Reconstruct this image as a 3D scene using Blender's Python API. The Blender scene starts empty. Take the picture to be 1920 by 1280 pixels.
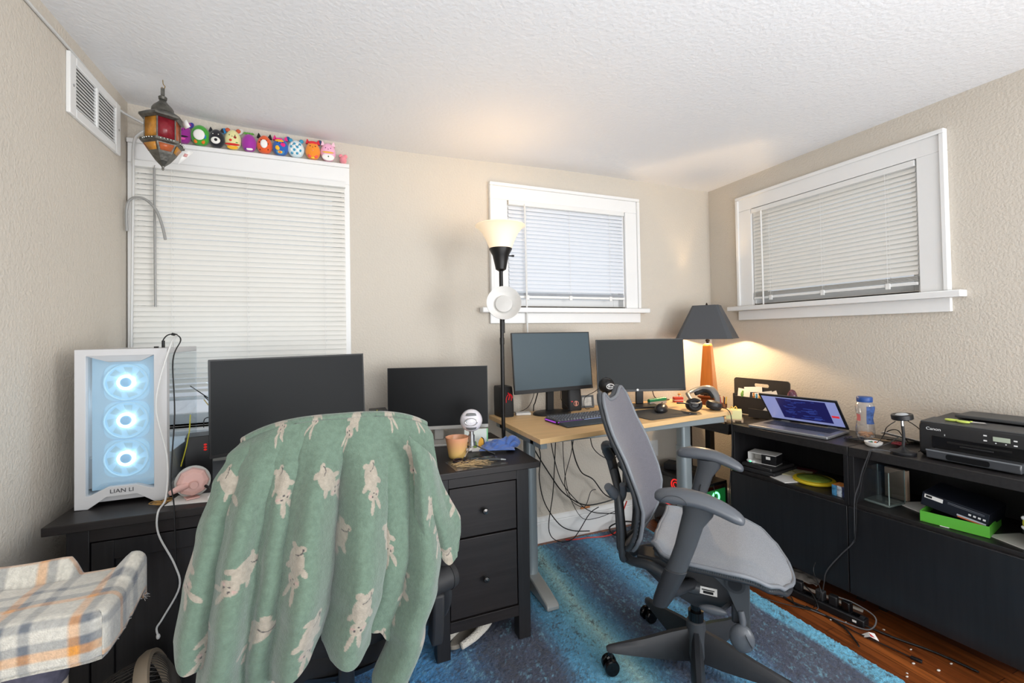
import bpy, bmesh, math, random
import numpy as np
from mathutils import Vector, Matrix, Euler, noise
PI = math.pi; R = math.radians
random.seed(7)
SC = bpy.context.scene
COL = SC.collection
# ------------------------------------------------------------------ camera
def basis(yaw, pit, rol):
    y, p, r = R(yaw), R(pit), R(rol)
    f = Vector((math.sin(y)*math.cos(p), math.cos(y)*math.cos(p), math.sin(p)))
    rt = Vector((math.cos(y), -math.sin(y), 0)); up = rt.cross(f)
    return math.cos(r)*rt + math.sin(r)*up, -math.sin(r)*rt + math.cos(r)*up, f
cr, cu, cf = basis(22.32, 0.99, -0.94)
camd = bpy.data.cameras.new('camera'); cam = bpy.data.objects.new('camera', camd); COL.objects.link(cam)
camd.sensor_width = 36; camd.lens = 838/1920*36; camd.shift_y = -27/1920; camd.clip_start = .05
m = Matrix((cr, cu, -cf)).transposed().to_4x4(); m.translation = (0, 0, 1.35); cam.matrix_world = m
SC.camera = cam
# ------------------------------------------------------------------ world, lights, exposure
SC.view_settings.view_transform = 'Standard'; SC.view_settings.look = 'None'
SC.view_settings.exposure = 0.2; SC.view_settings.gamma = 1; SC.view_settings.use_curve_mapping = False
W = bpy.data.worlds.new('world'); SC.world = W; W.use_nodes = True
bg = W.node_tree.nodes['Background']; bg.inputs[0].default_value = (.86, .92, 1, 1); bg.inputs[1].default_value = .6
def area(name, loc, aim, sx, sy, e, col=(1, 1, 1)):
    l = bpy.data.lights.new(name, 'AREA'); l.shape = 'RECTANGLE'; l.size = sx; l.size_y = sy; l.energy = e; l.color = col
    o = bpy.data.objects.new(name, l); COL.objects.link(o); o.location = loc
    o.rotation_euler = (Vector(aim) - Vector(loc)).to_track_quat('-Z', 'Y').to_euler(); return o
def point(name, loc, e, col, r=.03):
    l = bpy.data.lights.new(name, 'POINT'); l.energy = e; l.color = col; l.shadow_soft_size = r
    o = bpy.data.objects.new(name, l); COL.objects.link(o); o.location = loc; return o
area('rear_fill', (.95, -3.1, 1.3), (.9, 2.2, 1.05), 3.2, 2.1, 54, (.96, .985, 1))  # added area fill behind the camera, brightens the whole room
area('side_fill', (2.72, -1.15, 1.45), (-.9, 1.2, 1.2), 1.7, 1.4, 104, (.95, .98, 1))  # added fill at the unseen right wall, lifts the left wall
area('ceiling_fill', (.7, -.75, 1.0), (.8, .1, 2.46), 2.6, 1.8, 44, (.94, .975, 1))  # added upward fill behind the camera, brightens the ceiling
# ------------------------------------------------------------------ colours and materials
def lin(c):
    return tuple(((v/255)/12.92 if v/255 <= .04045 else (((v/255)+.055)/1.055)**2.4) for v in c)
MATS = {}
def mat(name, col=(200, 200, 200), rough=.5, metal=0, bump=0, bscale=200, bdist=.002, var=0, vscale=8, emit=None, es=1, trans=0, ior=1.45, alpha=1, sheen=0, attr=None, stretch=None, coat=0, spec=.5, bdetail=4, crough=.03):
    if name in MATS: return MATS[name]
    m = bpy.data.materials.new(name); m.use_nodes = True; nt = m.node_tree; N = nt.nodes; L = nt.links
    b = N['Principled BSDF']; b.inputs['Base Color'].default_value = (*lin(col), 1)
    b.inputs['Roughness'].default_value = rough; b.inputs['Metallic'].default_value = metal
    b.inputs['Transmission Weight'].default_value = trans; b.inputs['IOR'].default_value = ior; b.inputs['Alpha'].default_value = alpha
    b.inputs['Sheen Weight'].default_value = sheen; b.inputs['Coat Weight'].default_value = coat; b.inputs['Coat Roughness'].default_value = crough; b.inputs['Specular IOR Level'].default_value = spec
    if emit: b.inputs['Emission Color'].default_value = (*lin(emit), 1); b.inputs['Emission Strength'].default_value = es
    tc = N.new('ShaderNodeTexCoord'); mp = N.new('ShaderNodeMapping'); L.new(tc.outputs['Object'], mp.inputs[0])
    if stretch: mp.inputs['Scale'].default_value = stretch
    src = None
    if attr:
        a = N.new('ShaderNodeAttribute'); a.attribute_name = attr; L.new(a.outputs['Color'], b.inputs['Base Color']); src = a.outputs['Color']
    if var:
        n = N.new('ShaderNodeTexNoise'); n.inputs['Scale'].default_value = vscale; n.inputs['Detail'].default_value = 5
        L.new(mp.outputs[0], n.inputs['Vector'])
        mr = N.new('ShaderNodeMapRange'); mr.inputs[1].default_value = .3; mr.inputs[2].default_value = .7
        mr.inputs[3].default_value = 1-var; mr.inputs[4].default_value = 1+var; L.new(n.outputs['Fac'], mr.inputs[0])
        mx = N.new('ShaderNodeMix'); mx.data_type = 'RGBA'; mx.blend_type = 'MULTIPLY'; mx.inputs[0].default_value = 1
        if src: L.new(src, mx.inputs[6])
        else: mx.inputs[6].default_value = (*lin(col), 1)
        L.new(mr.outputs[0], mx.inputs[7]); L.new(mx.outputs[2], b.inputs['Base Color'])
    if bump:
        n2 = N.new('ShaderNodeTexNoise'); n2.inputs['Scale'].default_value = bscale; n2.inputs['Detail'].default_value = bdetail
        L.new(mp.outputs[0], n2.inputs['Vector'])
        bm = N.new('ShaderNodeBump'); bm.inputs['Strength'].default_value = bump; bm.inputs['Distance'].default_value = bdist
        L.new(n2.outputs['Fac'], bm.inputs['Height']); L.new(bm.outputs[0], b.inputs['Normal'])
    MATS[name] = m; return m
wall_m = mat('wall_paint', (202, 194, 182), .75, bump=.55, bscale=95, bdist=.006, bdetail=3, var=.015, vscale=2)
ceil_m = mat('ceiling_paint', (232, 233, 235), .85, bump=.5, bscale=60, bdist=.005, var=.01, vscale=2)
white_m = mat('white_trim_paint', (232, 232, 231), .38, var=.012, vscale=6)
whitepl = mat('white_plastic', (228, 228, 226), .4)
black_wood = mat('black_brown_wood', (30, 26, 26), .42, bump=.12, bscale=60, bdist=.001, var=.28, vscale=14, stretch=(.25, 6, 6))
black_woodv = mat('black_wood_vertical_grain', (27, 26, 28), .45, bump=.15, bscale=60, bdist=.001, var=.3, vscale=14, stretch=(6, 6, .25))
black_woody = mat('black_wood_long_grain', (36, 34, 34), .38, bump=.12, bscale=60, bdist=.001, var=.25, vscale=14, stretch=(6, .25, 6))
birch_m = mat('birch_veneer', (222, 184, 132), .42, var=.06, vscale=10, stretch=(.4, 5, 5))
birch_e = mat('birch_edge', (205, 165, 110), .45, var=.05, vscale=12, stretch=(.4, 5, 5))
steel_m = mat('grey_lacquered_steel', (150, 160, 164), .32, metal=.35)
alu_m = mat('aluminium_foot', (172, 174, 172), .35, metal=.4)
blk = mat('black_plastic', (22, 22, 24), .42)
blk_gl = mat('black_gloss_plastic', (12, 12, 14), .18)
blk_soft = mat('black_soft_plastic', (34, 34, 36), .6)
scr = mat('screen_glass_off', (30, 32, 34), .5, spec=.22)
scr_d = mat('dark_screen_off', (13, 14, 16), .45, spec=.25)
chrome = mat('polished_metal', (205, 205, 205), .16, metal=1)
dark_cable = mat('black_cable_rubber', (20, 20, 21), .5)
red_cable = mat('red_cable_rubber', (190, 52, 44), .45)
white_cable = mat('white_cable_plastic', (206, 206, 204), .4)
paper = mat('white_paper', (232, 230, 226), .8)
ink = mat('black_ink', (20, 20, 22), .6)
lettering = mat('white_lettering', (225, 225, 225), .5)
# ------------------------------------------------------------------ mesh helpers
class M:
    def __init__(s): s.v = []; s.f = []; s.T = Matrix.Identity(4)
    def add(s, vs, fs):
        o = len(s.v); s.v += [s.T @ Vector(p) for p in vs]; s.f += [[o+i for i in f] for f in fs]; return s
    def at(s, loc=(0, 0, 0), rot=(0, 0, 0)):
        s.T = Matrix.Translation(loc) @ Euler([R(a) for a in rot]).to_matrix().to_4x4(); return s
    def box(s, x0, x1, y0, y1, z0, z1):
        return s.add([(x0,y0,z0),(x1,y0,z0),(x1,y1,z0),(x0,y1,z0),(x0,y0,z1),(x1,y0,z1),(x1,y1,z1),(x0,y1,z1)],
                     [(0,3,2,1),(4,5,6,7),(0,1,5,4),(1,2,6,5),(2,3,7,6),(3,0,4,7)])
    def bar(s, p0, p1, w, h, up=(0, 0, 1), w1=None, h1=None):
        p0 = Vector(p0); p1 = Vector(p1); d = (p1-p0).normalized(); a = d.cross(Vector(up)).normalized(); b = a.cross(d)
        w1 = w1 or w; h1 = h1 or h; vs = []
        for p, ww, hh in ((p0, w, h), (p1, w1, h1)):
            for i, j in ((-1,-1),(1,-1),(1,1),(-1,1)): vs.append(p + a*i*ww/2 + b*j*hh/2)
        return s.add(vs, [(0,1,2,3),(4,7,6,5),(0,4,5,1),(1,5,6,2),(2,6,7,3),(3,7,4,0)])
    def prism(s, poly, z0, z1, ax='Z'):
        g = {'Z': lambda a, b, c: (a, b, c), 'Y': lambda a, b, c: (a, c, b), 'X': lambda a, b, c: (c, a, b)}[ax]
        n = len(poly); vs = [g(a, b, z0) for a, b in poly] + [g(a, b, z1) for a, b in poly]
        return s.add(vs, [list(range(n))[::-1], list(range(n, 2*n))] + [(i, (i+1) % n, n+(i+1) % n, n+i) for i in range(n)])
    def lathe(s, prof, seg=28, c=(0, 0, 0), sx=1, sy=1, cap=True, a0=0, a1=2*PI):
        vs = []; fs = []; n = len(prof); full = abs(a1-a0-2*PI) < 1e-6; k = seg if full else seg+1
        for i in range(k):
            a = a0+(a1-a0)*i/seg
            for r, z in prof: vs.append((c[0]+r*math.cos(a)*sx, c[1]+r*math.sin(a)*sy, c[2]+z))
        for i in range(seg):
            j = (i+1) % k
            for q in range(n-1): fs.append((i*n+q, j*n+q, j*n+q+1, i*n+q+1))
        if cap and full:
            if prof[0][0] > 1e-6: fs.append([i*n for i in range(k)][::-1])
            if prof[-1][0] > 1e-6: fs.append([i*n+n-1 for i in range(k)])
        return s.add(vs, fs)
    def cyl(s, p0, p1, r0, r1=None, seg=20):
        return s.tube([p0, p1], [r0, r0 if r1 is None else r1], seg, smooth=False)
    def tube(s, pts, r, seg=8, smooth=True, n=6, flat=1, upv=None, closed=False):
        P = [Vector(p) for p in pts]; rs = list(r) if hasattr(r, '__len__') else [r]*len(P)
        if smooth and len(P) > 2:
            Q = []; RR = []; m_ = len(P)
            rng = range(m_) if closed else range(m_-1)
            for i in rng:
                a, b, c, d = (P[(i-1) % m_], P[i], P[(i+1) % m_], P[(i+2) % m_]) if closed else (P[max(i-1, 0)], P[i], P[i+1], P[min(i+2, m_-1)])
                for k in range(n):
                    t = k/n; Q.append(.5*((2*b)+(-a+c)*t+(2*a-5*b+4*c-d)*t*t+(-a+3*b-3*c+d)*t**3)); RR.append(rs[i]*(1-t)+rs[(i+1) % m_]*t)
            if not closed: Q.append(P[-1]); RR.append(rs[-1])
            P, rs = Q, RR
        up = None; vs = []; fs = []; L = len(P)
        for i, p in enumerate(P):
            d = ((P[(i+1) % L]-P[i-1]) if closed else (P[min(i+1, L-1)]-P[max(i-1, 0)]))
            d = d.normalized() if d.length > 1e-9 else Vector((0, 0, 1))
            if upv: a = d.cross(Vector(upv)); a = a.normalized() if a.length > 1e-6 else Vector((1, 0, 0))
            else:
                if up is None: up = Vector((0, 0, 1)) if abs(d.z) < .9 else Vector((1, 0, 0))
                a = d.cross(up).normalized()
            b = a.cross(d).normalized(); up = b
            for q in range(seg):
                t = 2*PI*q/seg; vs.append(p+(a*math.cos(t)+b*math.sin(t)*flat)*rs[i])
        for i in range(L if closed else L-1):
            j = (i+1) % L
            for q in range(seg): fs.append((i*seg+q, i*seg+(q+1) % seg, j*seg+(q+1) % seg, j*seg+q))
        if not closed: fs += [list(range(seg))[::-1], [(L-1)*seg+q for q in range(seg)]]
        return s.add(vs, fs)
    def loft(s, rings, close=True, cap=True):
        n = len(rings[0]); vs = [p for r_ in rings for p in r_]; fs = []
        for i in range(len(rings)-1):
            for q in range(n if close else n-1): fs.append((i*n+q, i*n+(q+1) % n, (i+1)*n+(q+1) % n, (i+1)*n+q))
        if cap and close: fs += [list(range(n))[::-1], [(len(rings)-1)*n+q for q in range(n)]]
        return s.add(vs, fs)
    def grid(s, fn, nu, nv, th=0):
        vs = [Vector(fn(i/nu, j/nv)) for j in range(nv+1) for i in range(nu+1)]; w = nu+1
        fs = [(j*w+i, j*w+i+1, (j+1)*w+i+1, (j+1)*w+i) for j in range(nv) for i in range(nu)]
        return s.add(vs, fs)
    def ell(s, c, r, nu=20, nv=12, fn=None):
        vs = []; fs = []
        for j in range(1, nv):
            t = PI*j/nv
            for i in range(nu):
                a = 2*PI*i/nu; p = Vector((r[0]*math.sin(t)*math.cos(a), r[1]*math.sin(t)*math.sin(a), -r[2]*math.cos(t)))
                if fn: p = fn(p)
                vs.append(Vector(c)+p)
        b = Vector((0, 0, -r[2])); t_ = Vector((0, 0, r[2]))
        if fn: b = fn(b); t_ = fn(t_)
        vs += [Vector(c)+b, Vector(c)+t_]; B = len(vs)-2
        for j in range(nv-2):
            for i in range(nu): fs.append((j*nu+i, j*nu+(i+1) % nu, (j+1)*nu+(i+1) % nu, (j+1)*nu+i))
        for i in range(nu): fs += [(B, (i+1) % nu, i), ((nv-2)*nu+i, (nv-2)*nu+(i+1) % nu, B+1)]
        return s.add(vs, fs)
    def torus(s, c, r, t, ax='Z', seg=32, ts=8, sx=1, sy=1):
        pts = []
        for i in range(seg):
            a = 2*PI*i/seg; x, y = r*math.cos(a)*sx, r*math.sin(a)*sy
            q = {'Z': (x, y, 0), 'Y': (x, 0, y), 'X': (0, x, y)}[ax]; pts.append(Vector(c)+Vector(q))
        return s.tube(pts, t, ts, smooth=False, closed=True)
def P(name, M_, material, parent=None, bevel=0, smooth=True, angle=38, label=None, solid=0, sub=0, loc=None, rot=None):
    me = bpy.data.meshes.new(name); me.from_pydata([tuple(v) for v in M_.v], [], M_.f); me.update()
    bm = bmesh.new(); bm.from_mesh(me)
    if not solid: bmesh.ops.recalc_face_normals(bm, faces=bm.faces)
    bm.to_mesh(me); bm.free()
    if smooth:
        me.polygons.foreach_set('use_smooth', [True]*len(me.polygons)); me.set_sharp_from_angle(angle=R(angle))
    me.materials.append(material)
    o = bpy.data.objects.new(name, me); COL.objects.link(o)
    if parent: o.parent = parent
    if loc: o.location = loc
    if rot: o.rotation_euler = [R(a) for a in rot]
    if solid: md = o.modifiers.new('solidify', 'SOLIDIFY'); md.thickness = solid; md.offset = 0
    if bevel: md = o.modifiers.new('bevel', 'BEVEL'); md.width = bevel; md.segments = 2; md.limit_method = 'ANGLE'; md.angle_limit = R(40)
    if sub: md = o.modifiers.new('subdiv', 'SUBSURF'); md.levels = sub; md.render_levels = sub
    if label: o['label'] = label
    return o
def tag(o, label, cat, group=None):
    o['label'] = label; o['category'] = cat
    if group: o['group'] = group
    return o
def T(name, label, cat, loc=(0, 0, 0), rz=0, group=None):
    o = bpy.data.objects.new(name, None); COL.objects.link(o); o.empty_display_size = .05
    o.location = loc; o.rotation_euler = (0, 0, R(rz)); return tag(o, label, cat, group)
def struct(o): o['kind'] = 'structure'; return o
def S(name, M_, material, label, cat, group=None, **k): return tag(P(name, M_, material, **k), label, cat, group)
def text(name, body, size, material, parent, loc, rot=(90, 0, 0), ext=.0006, sx=1, align='CENTER', label=None, shear=0):
    cu_ = bpy.data.curves.new(name, 'FONT'); cu_.body = body; cu_.size = size; cu_.extrude = ext; cu_.align_x = align; cu_.align_y = 'CENTER'; cu_.shear = shear
    t = bpy.data.objects.new('tmp', cu_); COL.objects.link(t); bpy.context.view_layer.update()
    me = bpy.data.meshes.new_from_object(t.evaluated_get(bpy.context.evaluated_depsgraph_get()))
    bpy.data.objects.remove(t); me.name = name; me.materials.clear(); me.materials.append(material)
    o = bpy.data.objects.new(name, me); COL.objects.link(o); o.parent = parent; o.location = loc; o.rotation_euler = [R(a) for a in rot]; o.scale = (sx, 1, 1)
    if label: o['label'] = label
    return o
def rrect(x0, x1, y0, y1, r, n=5):
    out = []
    for cx, cy, a in ((x1-r, y1-r, 0), (x0+r, y1-r, 90), (x0+r, y0+r, 180), (x1-r, y0+r, 270)):
        for i in range(n+1): t = R(a+90*i/n); out.append((cx+r*math.cos(t), cy+r*math.sin(t)))
    return out
def lerp(tab, x):
    if x <= tab[0][0]: return tab[0][1]
    for (a, b), (c, d) in zip(tab, tab[1:]):
        if x <= c: return b+(d-b)*(x-a)/(c-a)
    return tab[-1][1]
def sm(tab, x):
    if x <= tab[0][0]: return tab[0][1]
    for (a, b), (c, d) in zip(tab, tab[1:]):
        if x <= c: t = (x-a)/(c-a); t = t*t*(3-2*t); return b+(d-b)*t
    return tab[-1][1]
# ------------------------------------------------------------------ room shell
D = 2.65; XR = 2.781; XL = -.88; H = 2.455; YB = -3.3
W1 = (-.84, .085, .93, 2.20); W2 = (1.06, 1.965, 1.535, 2.21); W3 = (1.30, 2.26, 1.54, 2.21)   # openings
def wall_holes(m_, a0, a1, z0, z1, holes, put):
    xs = a0
    for h in holes:
        put(m_, xs, h[0], z0, z1); put(m_, h[0], h[1], z0, h[2]); put(m_, h[0], h[1], h[3], z1); xs = h[1]
    put(m_, xs, a1, z0, z1)
m_ = M(); wall_holes(m_, XL-.15, XR+.15, 0, 2.6, [W1, W2], lambda q, a, b, c, d: q.box(a, b, D, D+.15, c, d)); struct(P('wall_back', m_, wall_m, smooth=False))
m_ = M(); wall_holes(m_, YB, D, 0, 2.6, [W3], lambda q, a, b, c, d: q.box(XR, XR+.15, a, b, c, d)); struct(P('wall_right', m_, wall_m, smooth=False))
struct(P('wall_left', M().box(XL-.15, XL, YB, D, 0, 2.6), wall_m, smooth=False))
m_ = M(); wall_holes(m_, XL-.15, XR+.15, 0, 2.6, [(-.65, 2.45, .35, 2.35)], lambda q, a, b, c, d: q.box(a, b, YB-.15, YB, c, d)); struct(P('wall_rear', m_, wall_m, smooth=False))
def ceilz(x, y):
    b = -.014*math.exp(-((x-.5)/.75)**2)*max(0, min(1, (y-.4)/1.6))
    return H+b+.03*max(0, (-.5-x))/.38+.006*math.sin(x*2.1+y*1.7)
m_ = M(); m_.grid(lambda u, v: (XL+(XR-XL)*u, YB+(D-YB)*v, ceilz(XL+(XR-XL)*u, YB+(D-YB)*v)), 48, 48)
struct(P('ceiling', m_, ceil_m, solid=0))
# wood floor
fm = bpy.data.materials.new('oak_floor'); fm.use_nodes = True; nt = fm.node_tree; N = nt.nodes; L = nt.links; b = N['Principled BSDF']
tc = N.new('ShaderNodeTexCoord'); mp = N.new('ShaderNodeMapping'); mp.inputs['Rotation'].default_value = (0, 0, R(90)); L.new(tc.outputs['Object'], mp.inputs[0])
bk = N.new('ShaderNodeTexBrick'); bk.inputs['Scale'].default_value = 1; bk.inputs['Brick Width'].default_value = .9; bk.inputs['Row Height'].default_value = .057
bk.inputs['Mortar Size'].default_value = .0012; bk.inputs['Color1'].default_value = (*lin((146, 80, 36)), 1); bk.inputs['Color2'].default_value = (*lin((104, 52, 22)), 1); bk.inputs['Mortar'].default_value = (*lin((40, 20, 10)), 1)
L.new(mp.outputs[0], bk.inputs['Vector'])
m2 = N.new('ShaderNodeMapping'); m2.inputs['Scale'].default_value = (30, 1.6, 1); L.new(tc.outputs['Object'], m2.inputs[0])
ns = N.new('ShaderNodeTexNoise'); ns.inputs['Scale'].default_value = 2; ns.inputs['Detail'].default_value = 8; L.new(m2.outputs[0], ns.inputs['Vector'])
mr = N.new('ShaderNodeMapRange'); mr.inputs[1].default_value = .3; mr.inputs[2].default_value = .7; mr.inputs[3].default_value = .45; mr.inputs[4].default_value = 1.35; L.new(ns.outputs['Fac'], mr.inputs[0])
mx = N.new('ShaderNodeMix'); mx.data_type = 'RGBA'; mx.blend_type = 'MULTIPLY'; mx.inputs[0].default_value = 1; L.new(bk.outputs['Color'], mx.inputs[6]); L.new(mr.outputs[0], mx.inputs[7]); L.new(mx.outputs[2], b.inputs['Base Color']); b.inputs['Roughness'].default_value = .32
struct(P('floor', M().box(XL-.15, XR+.15, YB, D+.15, -.05, 0), fm, smooth=False))
# baseboards
def base_prof(): return [(0, 0), (.016, 0), (.016, .125), (.011, .13), (.018, .137), (.014, .155), (.006, .165), (0, .165)]
struct(P('baseboard_back', M().prism([(D-a, z) for a, z in base_prof()], XL, XR, 'X'), white_m, angle=20))
struct(P('baseboard_right', M().prism([(XR-a, z) for a, z in base_prof()], YB, D, 'Y'), white_m, angle=20))
struct(P('baseboard_left', M().prism([(XL+a, z) for a, z in base_prof()], YB, D, 'Y'), white_m, angle=20))
# ------------------------------------------------------------------ windows and blinds
glass_m = bpy.data.materials.new('window_glass'); glass_m.use_nodes = True; nt = glass_m.node_tree; nt.nodes.clear()
o_ = nt.nodes.new('ShaderNodeOutputMaterial'); tr = nt.nodes.new('ShaderNodeBsdfTransparent'); gl = nt.nodes.new('ShaderNodeBsdfGlossy'); gl.inputs['Roughness'].default_value = .02
ms = nt.nodes.new('ShaderNodeMixShader'); ms.inputs[0].default_value = .06; nt.links.new(tr.outputs[0], ms.inputs[1]); nt.links.new(gl.outputs[0], ms.inputs[2]); nt.links.new(ms.outputs[0], o_.inputs[0])
def slat_mat(name, c, tl):
    m = bpy.data.materials.new(name); m.use_nodes = True; nt = m.node_tree; nt.nodes.clear()
    o_ = nt.nodes.new('ShaderNodeOutputMaterial'); d = nt.nodes.new('ShaderNodeBsdfDiffuse'); t = nt.nodes.new('ShaderNodeBsdfTranslucent')
    d.inputs[0].default_value = (*lin(c), 1); t.inputs[0].default_value = (*lin(c), 1); g = nt.nodes.new('ShaderNodeBsdfGlossy'); g.inputs[0].default_value = (.8, .8, .8, 1); g.inputs['Roughness'].default_value = .45
    a = nt.nodes.new('ShaderNodeMixShader'); a.inputs[0].default_value = tl; nt.links.new(d.outputs[0], a.inputs[1]); nt.links.new(t.outputs[0], a.inputs[2])
    b2 = nt.nodes.new('ShaderNodeMixShader'); b2.inputs[0].default_value = .06; nt.links.new(a.outputs[0], b2.inputs[1]); nt.links.new(g.outputs[0], b2.inputs[2]); nt.links.new(b2.outputs[0], o_.inputs[0]); return m
grey_w = mat('clear_grey_wand', (150, 150, 148), .35)
slat_a = slat_mat('ivory_blind_slats', (236, 234, 228), .12)
slat_b = slat_mat('white_blind_slats', (232, 236, 242), .15)
# all windows are built in a local frame: x along the wall, y into the wall, z up
def blind(name, label, loc, rz, w, ztop, zbot, material, pitch=.0250, wandx=.1, wandlen=.7, ladders=(.14, .5, .86), stack=0, low_gap=None, tilt=63, wgrey=False):
    t = T(name, label, 'blinds', loc, rz)
    P('headrail', M().box(0, w, -.012, .026, ztop-.03, ztop), whitepl, t, bevel=.002)
    m_ = M(); z = ztop-.045; i = 0; rnd = random.Random(len(label)); zs = []
    while z > zbot+.03+stack: zs.append(z); z -= pitch
    for i, z in enumerate(zs):
        tl = tilt+rnd.uniform(-2, 2); dz = rnd.uniform(-.0008, .0008); sag = 0
        if low_gap and z < low_gap: tl = tilt-rnd.uniform(18, 40); sag = rnd.uniform(-.004, .004)
        ca, sa = math.cos(R(tl))*.0145, math.sin(R(tl))*.0145
        def f(u, v, z=z, ca=ca, sa=sa, sag=sag, dz=dz):
            s_ = (v-.5)*2; bow = .0028*(1-s_*s_)
            return (.003+(w-.006)*u, .007-ca*s_*-1 - bow*sa/.0145, z+dz+sa*s_ + sag*math.sin(u*9+z*40))
        m_.grid(f, 18 if low_gap else 6, 3)
    P('slats', m_, material, t, solid=0)
    if stack:
        m2 = M(); n_ = int(stack/.0035)
        for k in range(n_): m2.box(.003, w-.003, -.005, .019, zbot+.02+k*.0035, zbot+.02+k*.0035+.0012)
        P('stacked_slats', m2, material, t)
    P('bottom_rail', M().box(.003, w-.003, -.006, .02, zbot, zbot+.016), whitepl, t, bevel=.002)
    for k in ladders:
        m3 = M()
        for dy in (-.009, .021): m3.cyl((w*k, dy, ztop-.02), (w*k, dy, zbot+.01), .0007, seg=5)
        m3.cyl((w*k+.006, .006, ztop-.02), (w*k+.006, .006, zbot+.01), .0008, seg=5)
        P('ladder_cord', m3, whitepl, t)
        if zbot > 1.4: P('cord_clip', M().box(w*k-.012, w*k+.012, -.012, -.004, zbot-.012, zbot+.02), whitepl, t, bevel=.003)
    if wandlen: P('wand', M().cyl((wandx, -.022, ztop-.035), (wandx+.004, -.024, ztop-.035-wandlen), .0052, seg=6).tube([(wandx, 0, ztop-.025), (wandx, -.015, ztop-.02), (wandx, -.022, ztop-.04)], .0015, 5), whitepl if rz == 0 and w < .93 and w > .85 and False else (grey_w if wgrey else whitepl), t)
    return t
def window(name, w, zs, ztop, sill=True, case=.115, xoff=.115, back=.1, left_case=None, right_case=None, head=.105):
    # local origin = lower left of the opening (x=0..w, z=zs..ztop)
    t = bpy.data.objects.new(name, None); COL.objects.link(t); struct(t)
    lc = left_case or case; rc = right_case or case
    for nm, a0, a1 in (('casing', -lc, 0), ('casing', w, w+rc)):
        P(nm, M().box(a0, a1, -.02, 0, zs-.01, ztop), white_m, t, bevel=.003)
        e = a0 if a0 < 0 else a1
        if min(lc, rc) > .08: P('backband', M().box(e-(.022 if e > 0 else 0), e+(.022 if e < 0 else 0), -.034, -.018, zs-.01, ztop+head-.0225), white_m, t, bevel=.004)
    P('head_casing', M().box(-lc, w+rc, -.02, 0, ztop, ztop+head), white_m, t, bevel=.003)
    P('backband', M().box(-lc, w+rc, -.034, -.018, ztop+head-.022, ztop+head), white_m, t, bevel=.004)
    if sill:
        P('window_sill', M().box(-lc-.068, w+rc+.055, -.062, .0, zs-.045, zs-.012), white_m, t, bevel=.005)
        P('apron', M().box(-lc-.004, w+rc, -.02, 0, zs-.112, zs-.045), white_m, t, bevel=.003)
    m_ = M(); m_.box(0, .012, 0, .12, zs-.012, ztop).box(w-.012, w, 0, .12, zs-.012, ztop).box(.012, w-.012, 0, .12, ztop-.012, ztop).box(.012, w-.012, 0, .12, zs-.012, zs)
    P('jamb', m_, white_m, t, bevel=.002)
    m_ = M(); m_.box(.012, .06, .055, .09, zs, ztop-.012).box(w-.06, w-.012, .055, .09, zs, ztop-.012).box(.06, w-.06, .055, .09, zs, zs+.05).box(.06, w-.06, .055, .09, ztop-.06, ztop-.012)
    if ztop-zs > 1: m_.box(.06, w-.06, .05, .095, (zs+ztop)/2-.02, (zs+ztop)/2+.02)
    P('sash', m_, white_m, t, bevel=.002)
    P('pane', M().box(.06, w-.06, .070, .074, zs+.05, ztop-.06), glass_m, t, smooth=False)
    return t
w1 = window('window_1', W1[1]-W1[0], W1[2], W1[3], case=.03, head=.112, sill=True, left_case=.035, right_case=.03); w1.location = (W1[0], D, 0)
blind('window_blind', 'large ivory venetian blind in the tall left window, behind the glass computer tower', (W1[0]-.012, D-.035, 0), 0, W1[1]-W1[0]+.02, 2.205, 1.06, slat_a, wandx=.092, wandlen=.66, ladders=(.165, .5, .885), low_gap=1.2, wgrey=True, pitch=.0252)
w2 = window('window_2', W2[1]-W2[0], W2[2], W2[3], case=.12); w2.location = (W2[0], D, 0)
blind('window_blind', 'white venetian blind in the back window behind the floor lamp', (W2[0]+.008, D-.012, 0), 0, W2[1]-W2[0]-.016, 2.212, 1.585, slat_b, wandx=.108, wandlen=.82, stack=.02)
w3 = window('window_3', W3[1]-W3[0], W3[2], W3[3], case=.118); w3.location = (XR, W3[1], 0); w3.rotation_euler = (0, 0, R(-90))
blind('window_blind', 'cream venetian blind in the right wall window above the laptop', (XR-.012, W3[1]-.006, 0), -90, W3[1]-W3[0]-.012, 2.205, 1.57, slat_a, wandx=.085, wandlen=.66, stack=.03)
# curved grey pull wand hooked at the left casing
grey_pl = mat('grey_wand_plastic', (150, 150, 148), .4)
S('curved_wand', M().tube([(-.862, 2.585, 1.86), (-.86, 2.58, 1.97), (-.835, 2.57, 2.012), (-.79, 2.565, 2.012), (-.745, 2.56, 1.965), (-.72, 2.56, 1.89), (-.708, 2.56, 1.825)], .006, 6), grey_pl, 'grey plastic rod bent into a hook beside the left window blind', 'rod')
# cable raceway / white cord on left wall
S('cord', M().tube([(-.873, .6, 2.44), (-.873, 1.5, 2.437), (-.873, 1.905, 2.43), (-.873, 2.11, 2.428), (-.873, 2.45, 2.412), (-.868, 2.54, 2.40), (-.80, 2.61, 2.38), (-.775, 2.61, 2.365), (-.815, 2.605, 2.335), (-.84, 2.6, 2.28), (-.842, 2.6, 2.1), (-.846, 2.6, 1.7), (-.852, 2.6, 1.2), (-.858, 2.6, .95)], .0055, 6), white_cable, 'white cord running under the ceiling on the left wall and down the window casing', 'cord')
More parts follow.
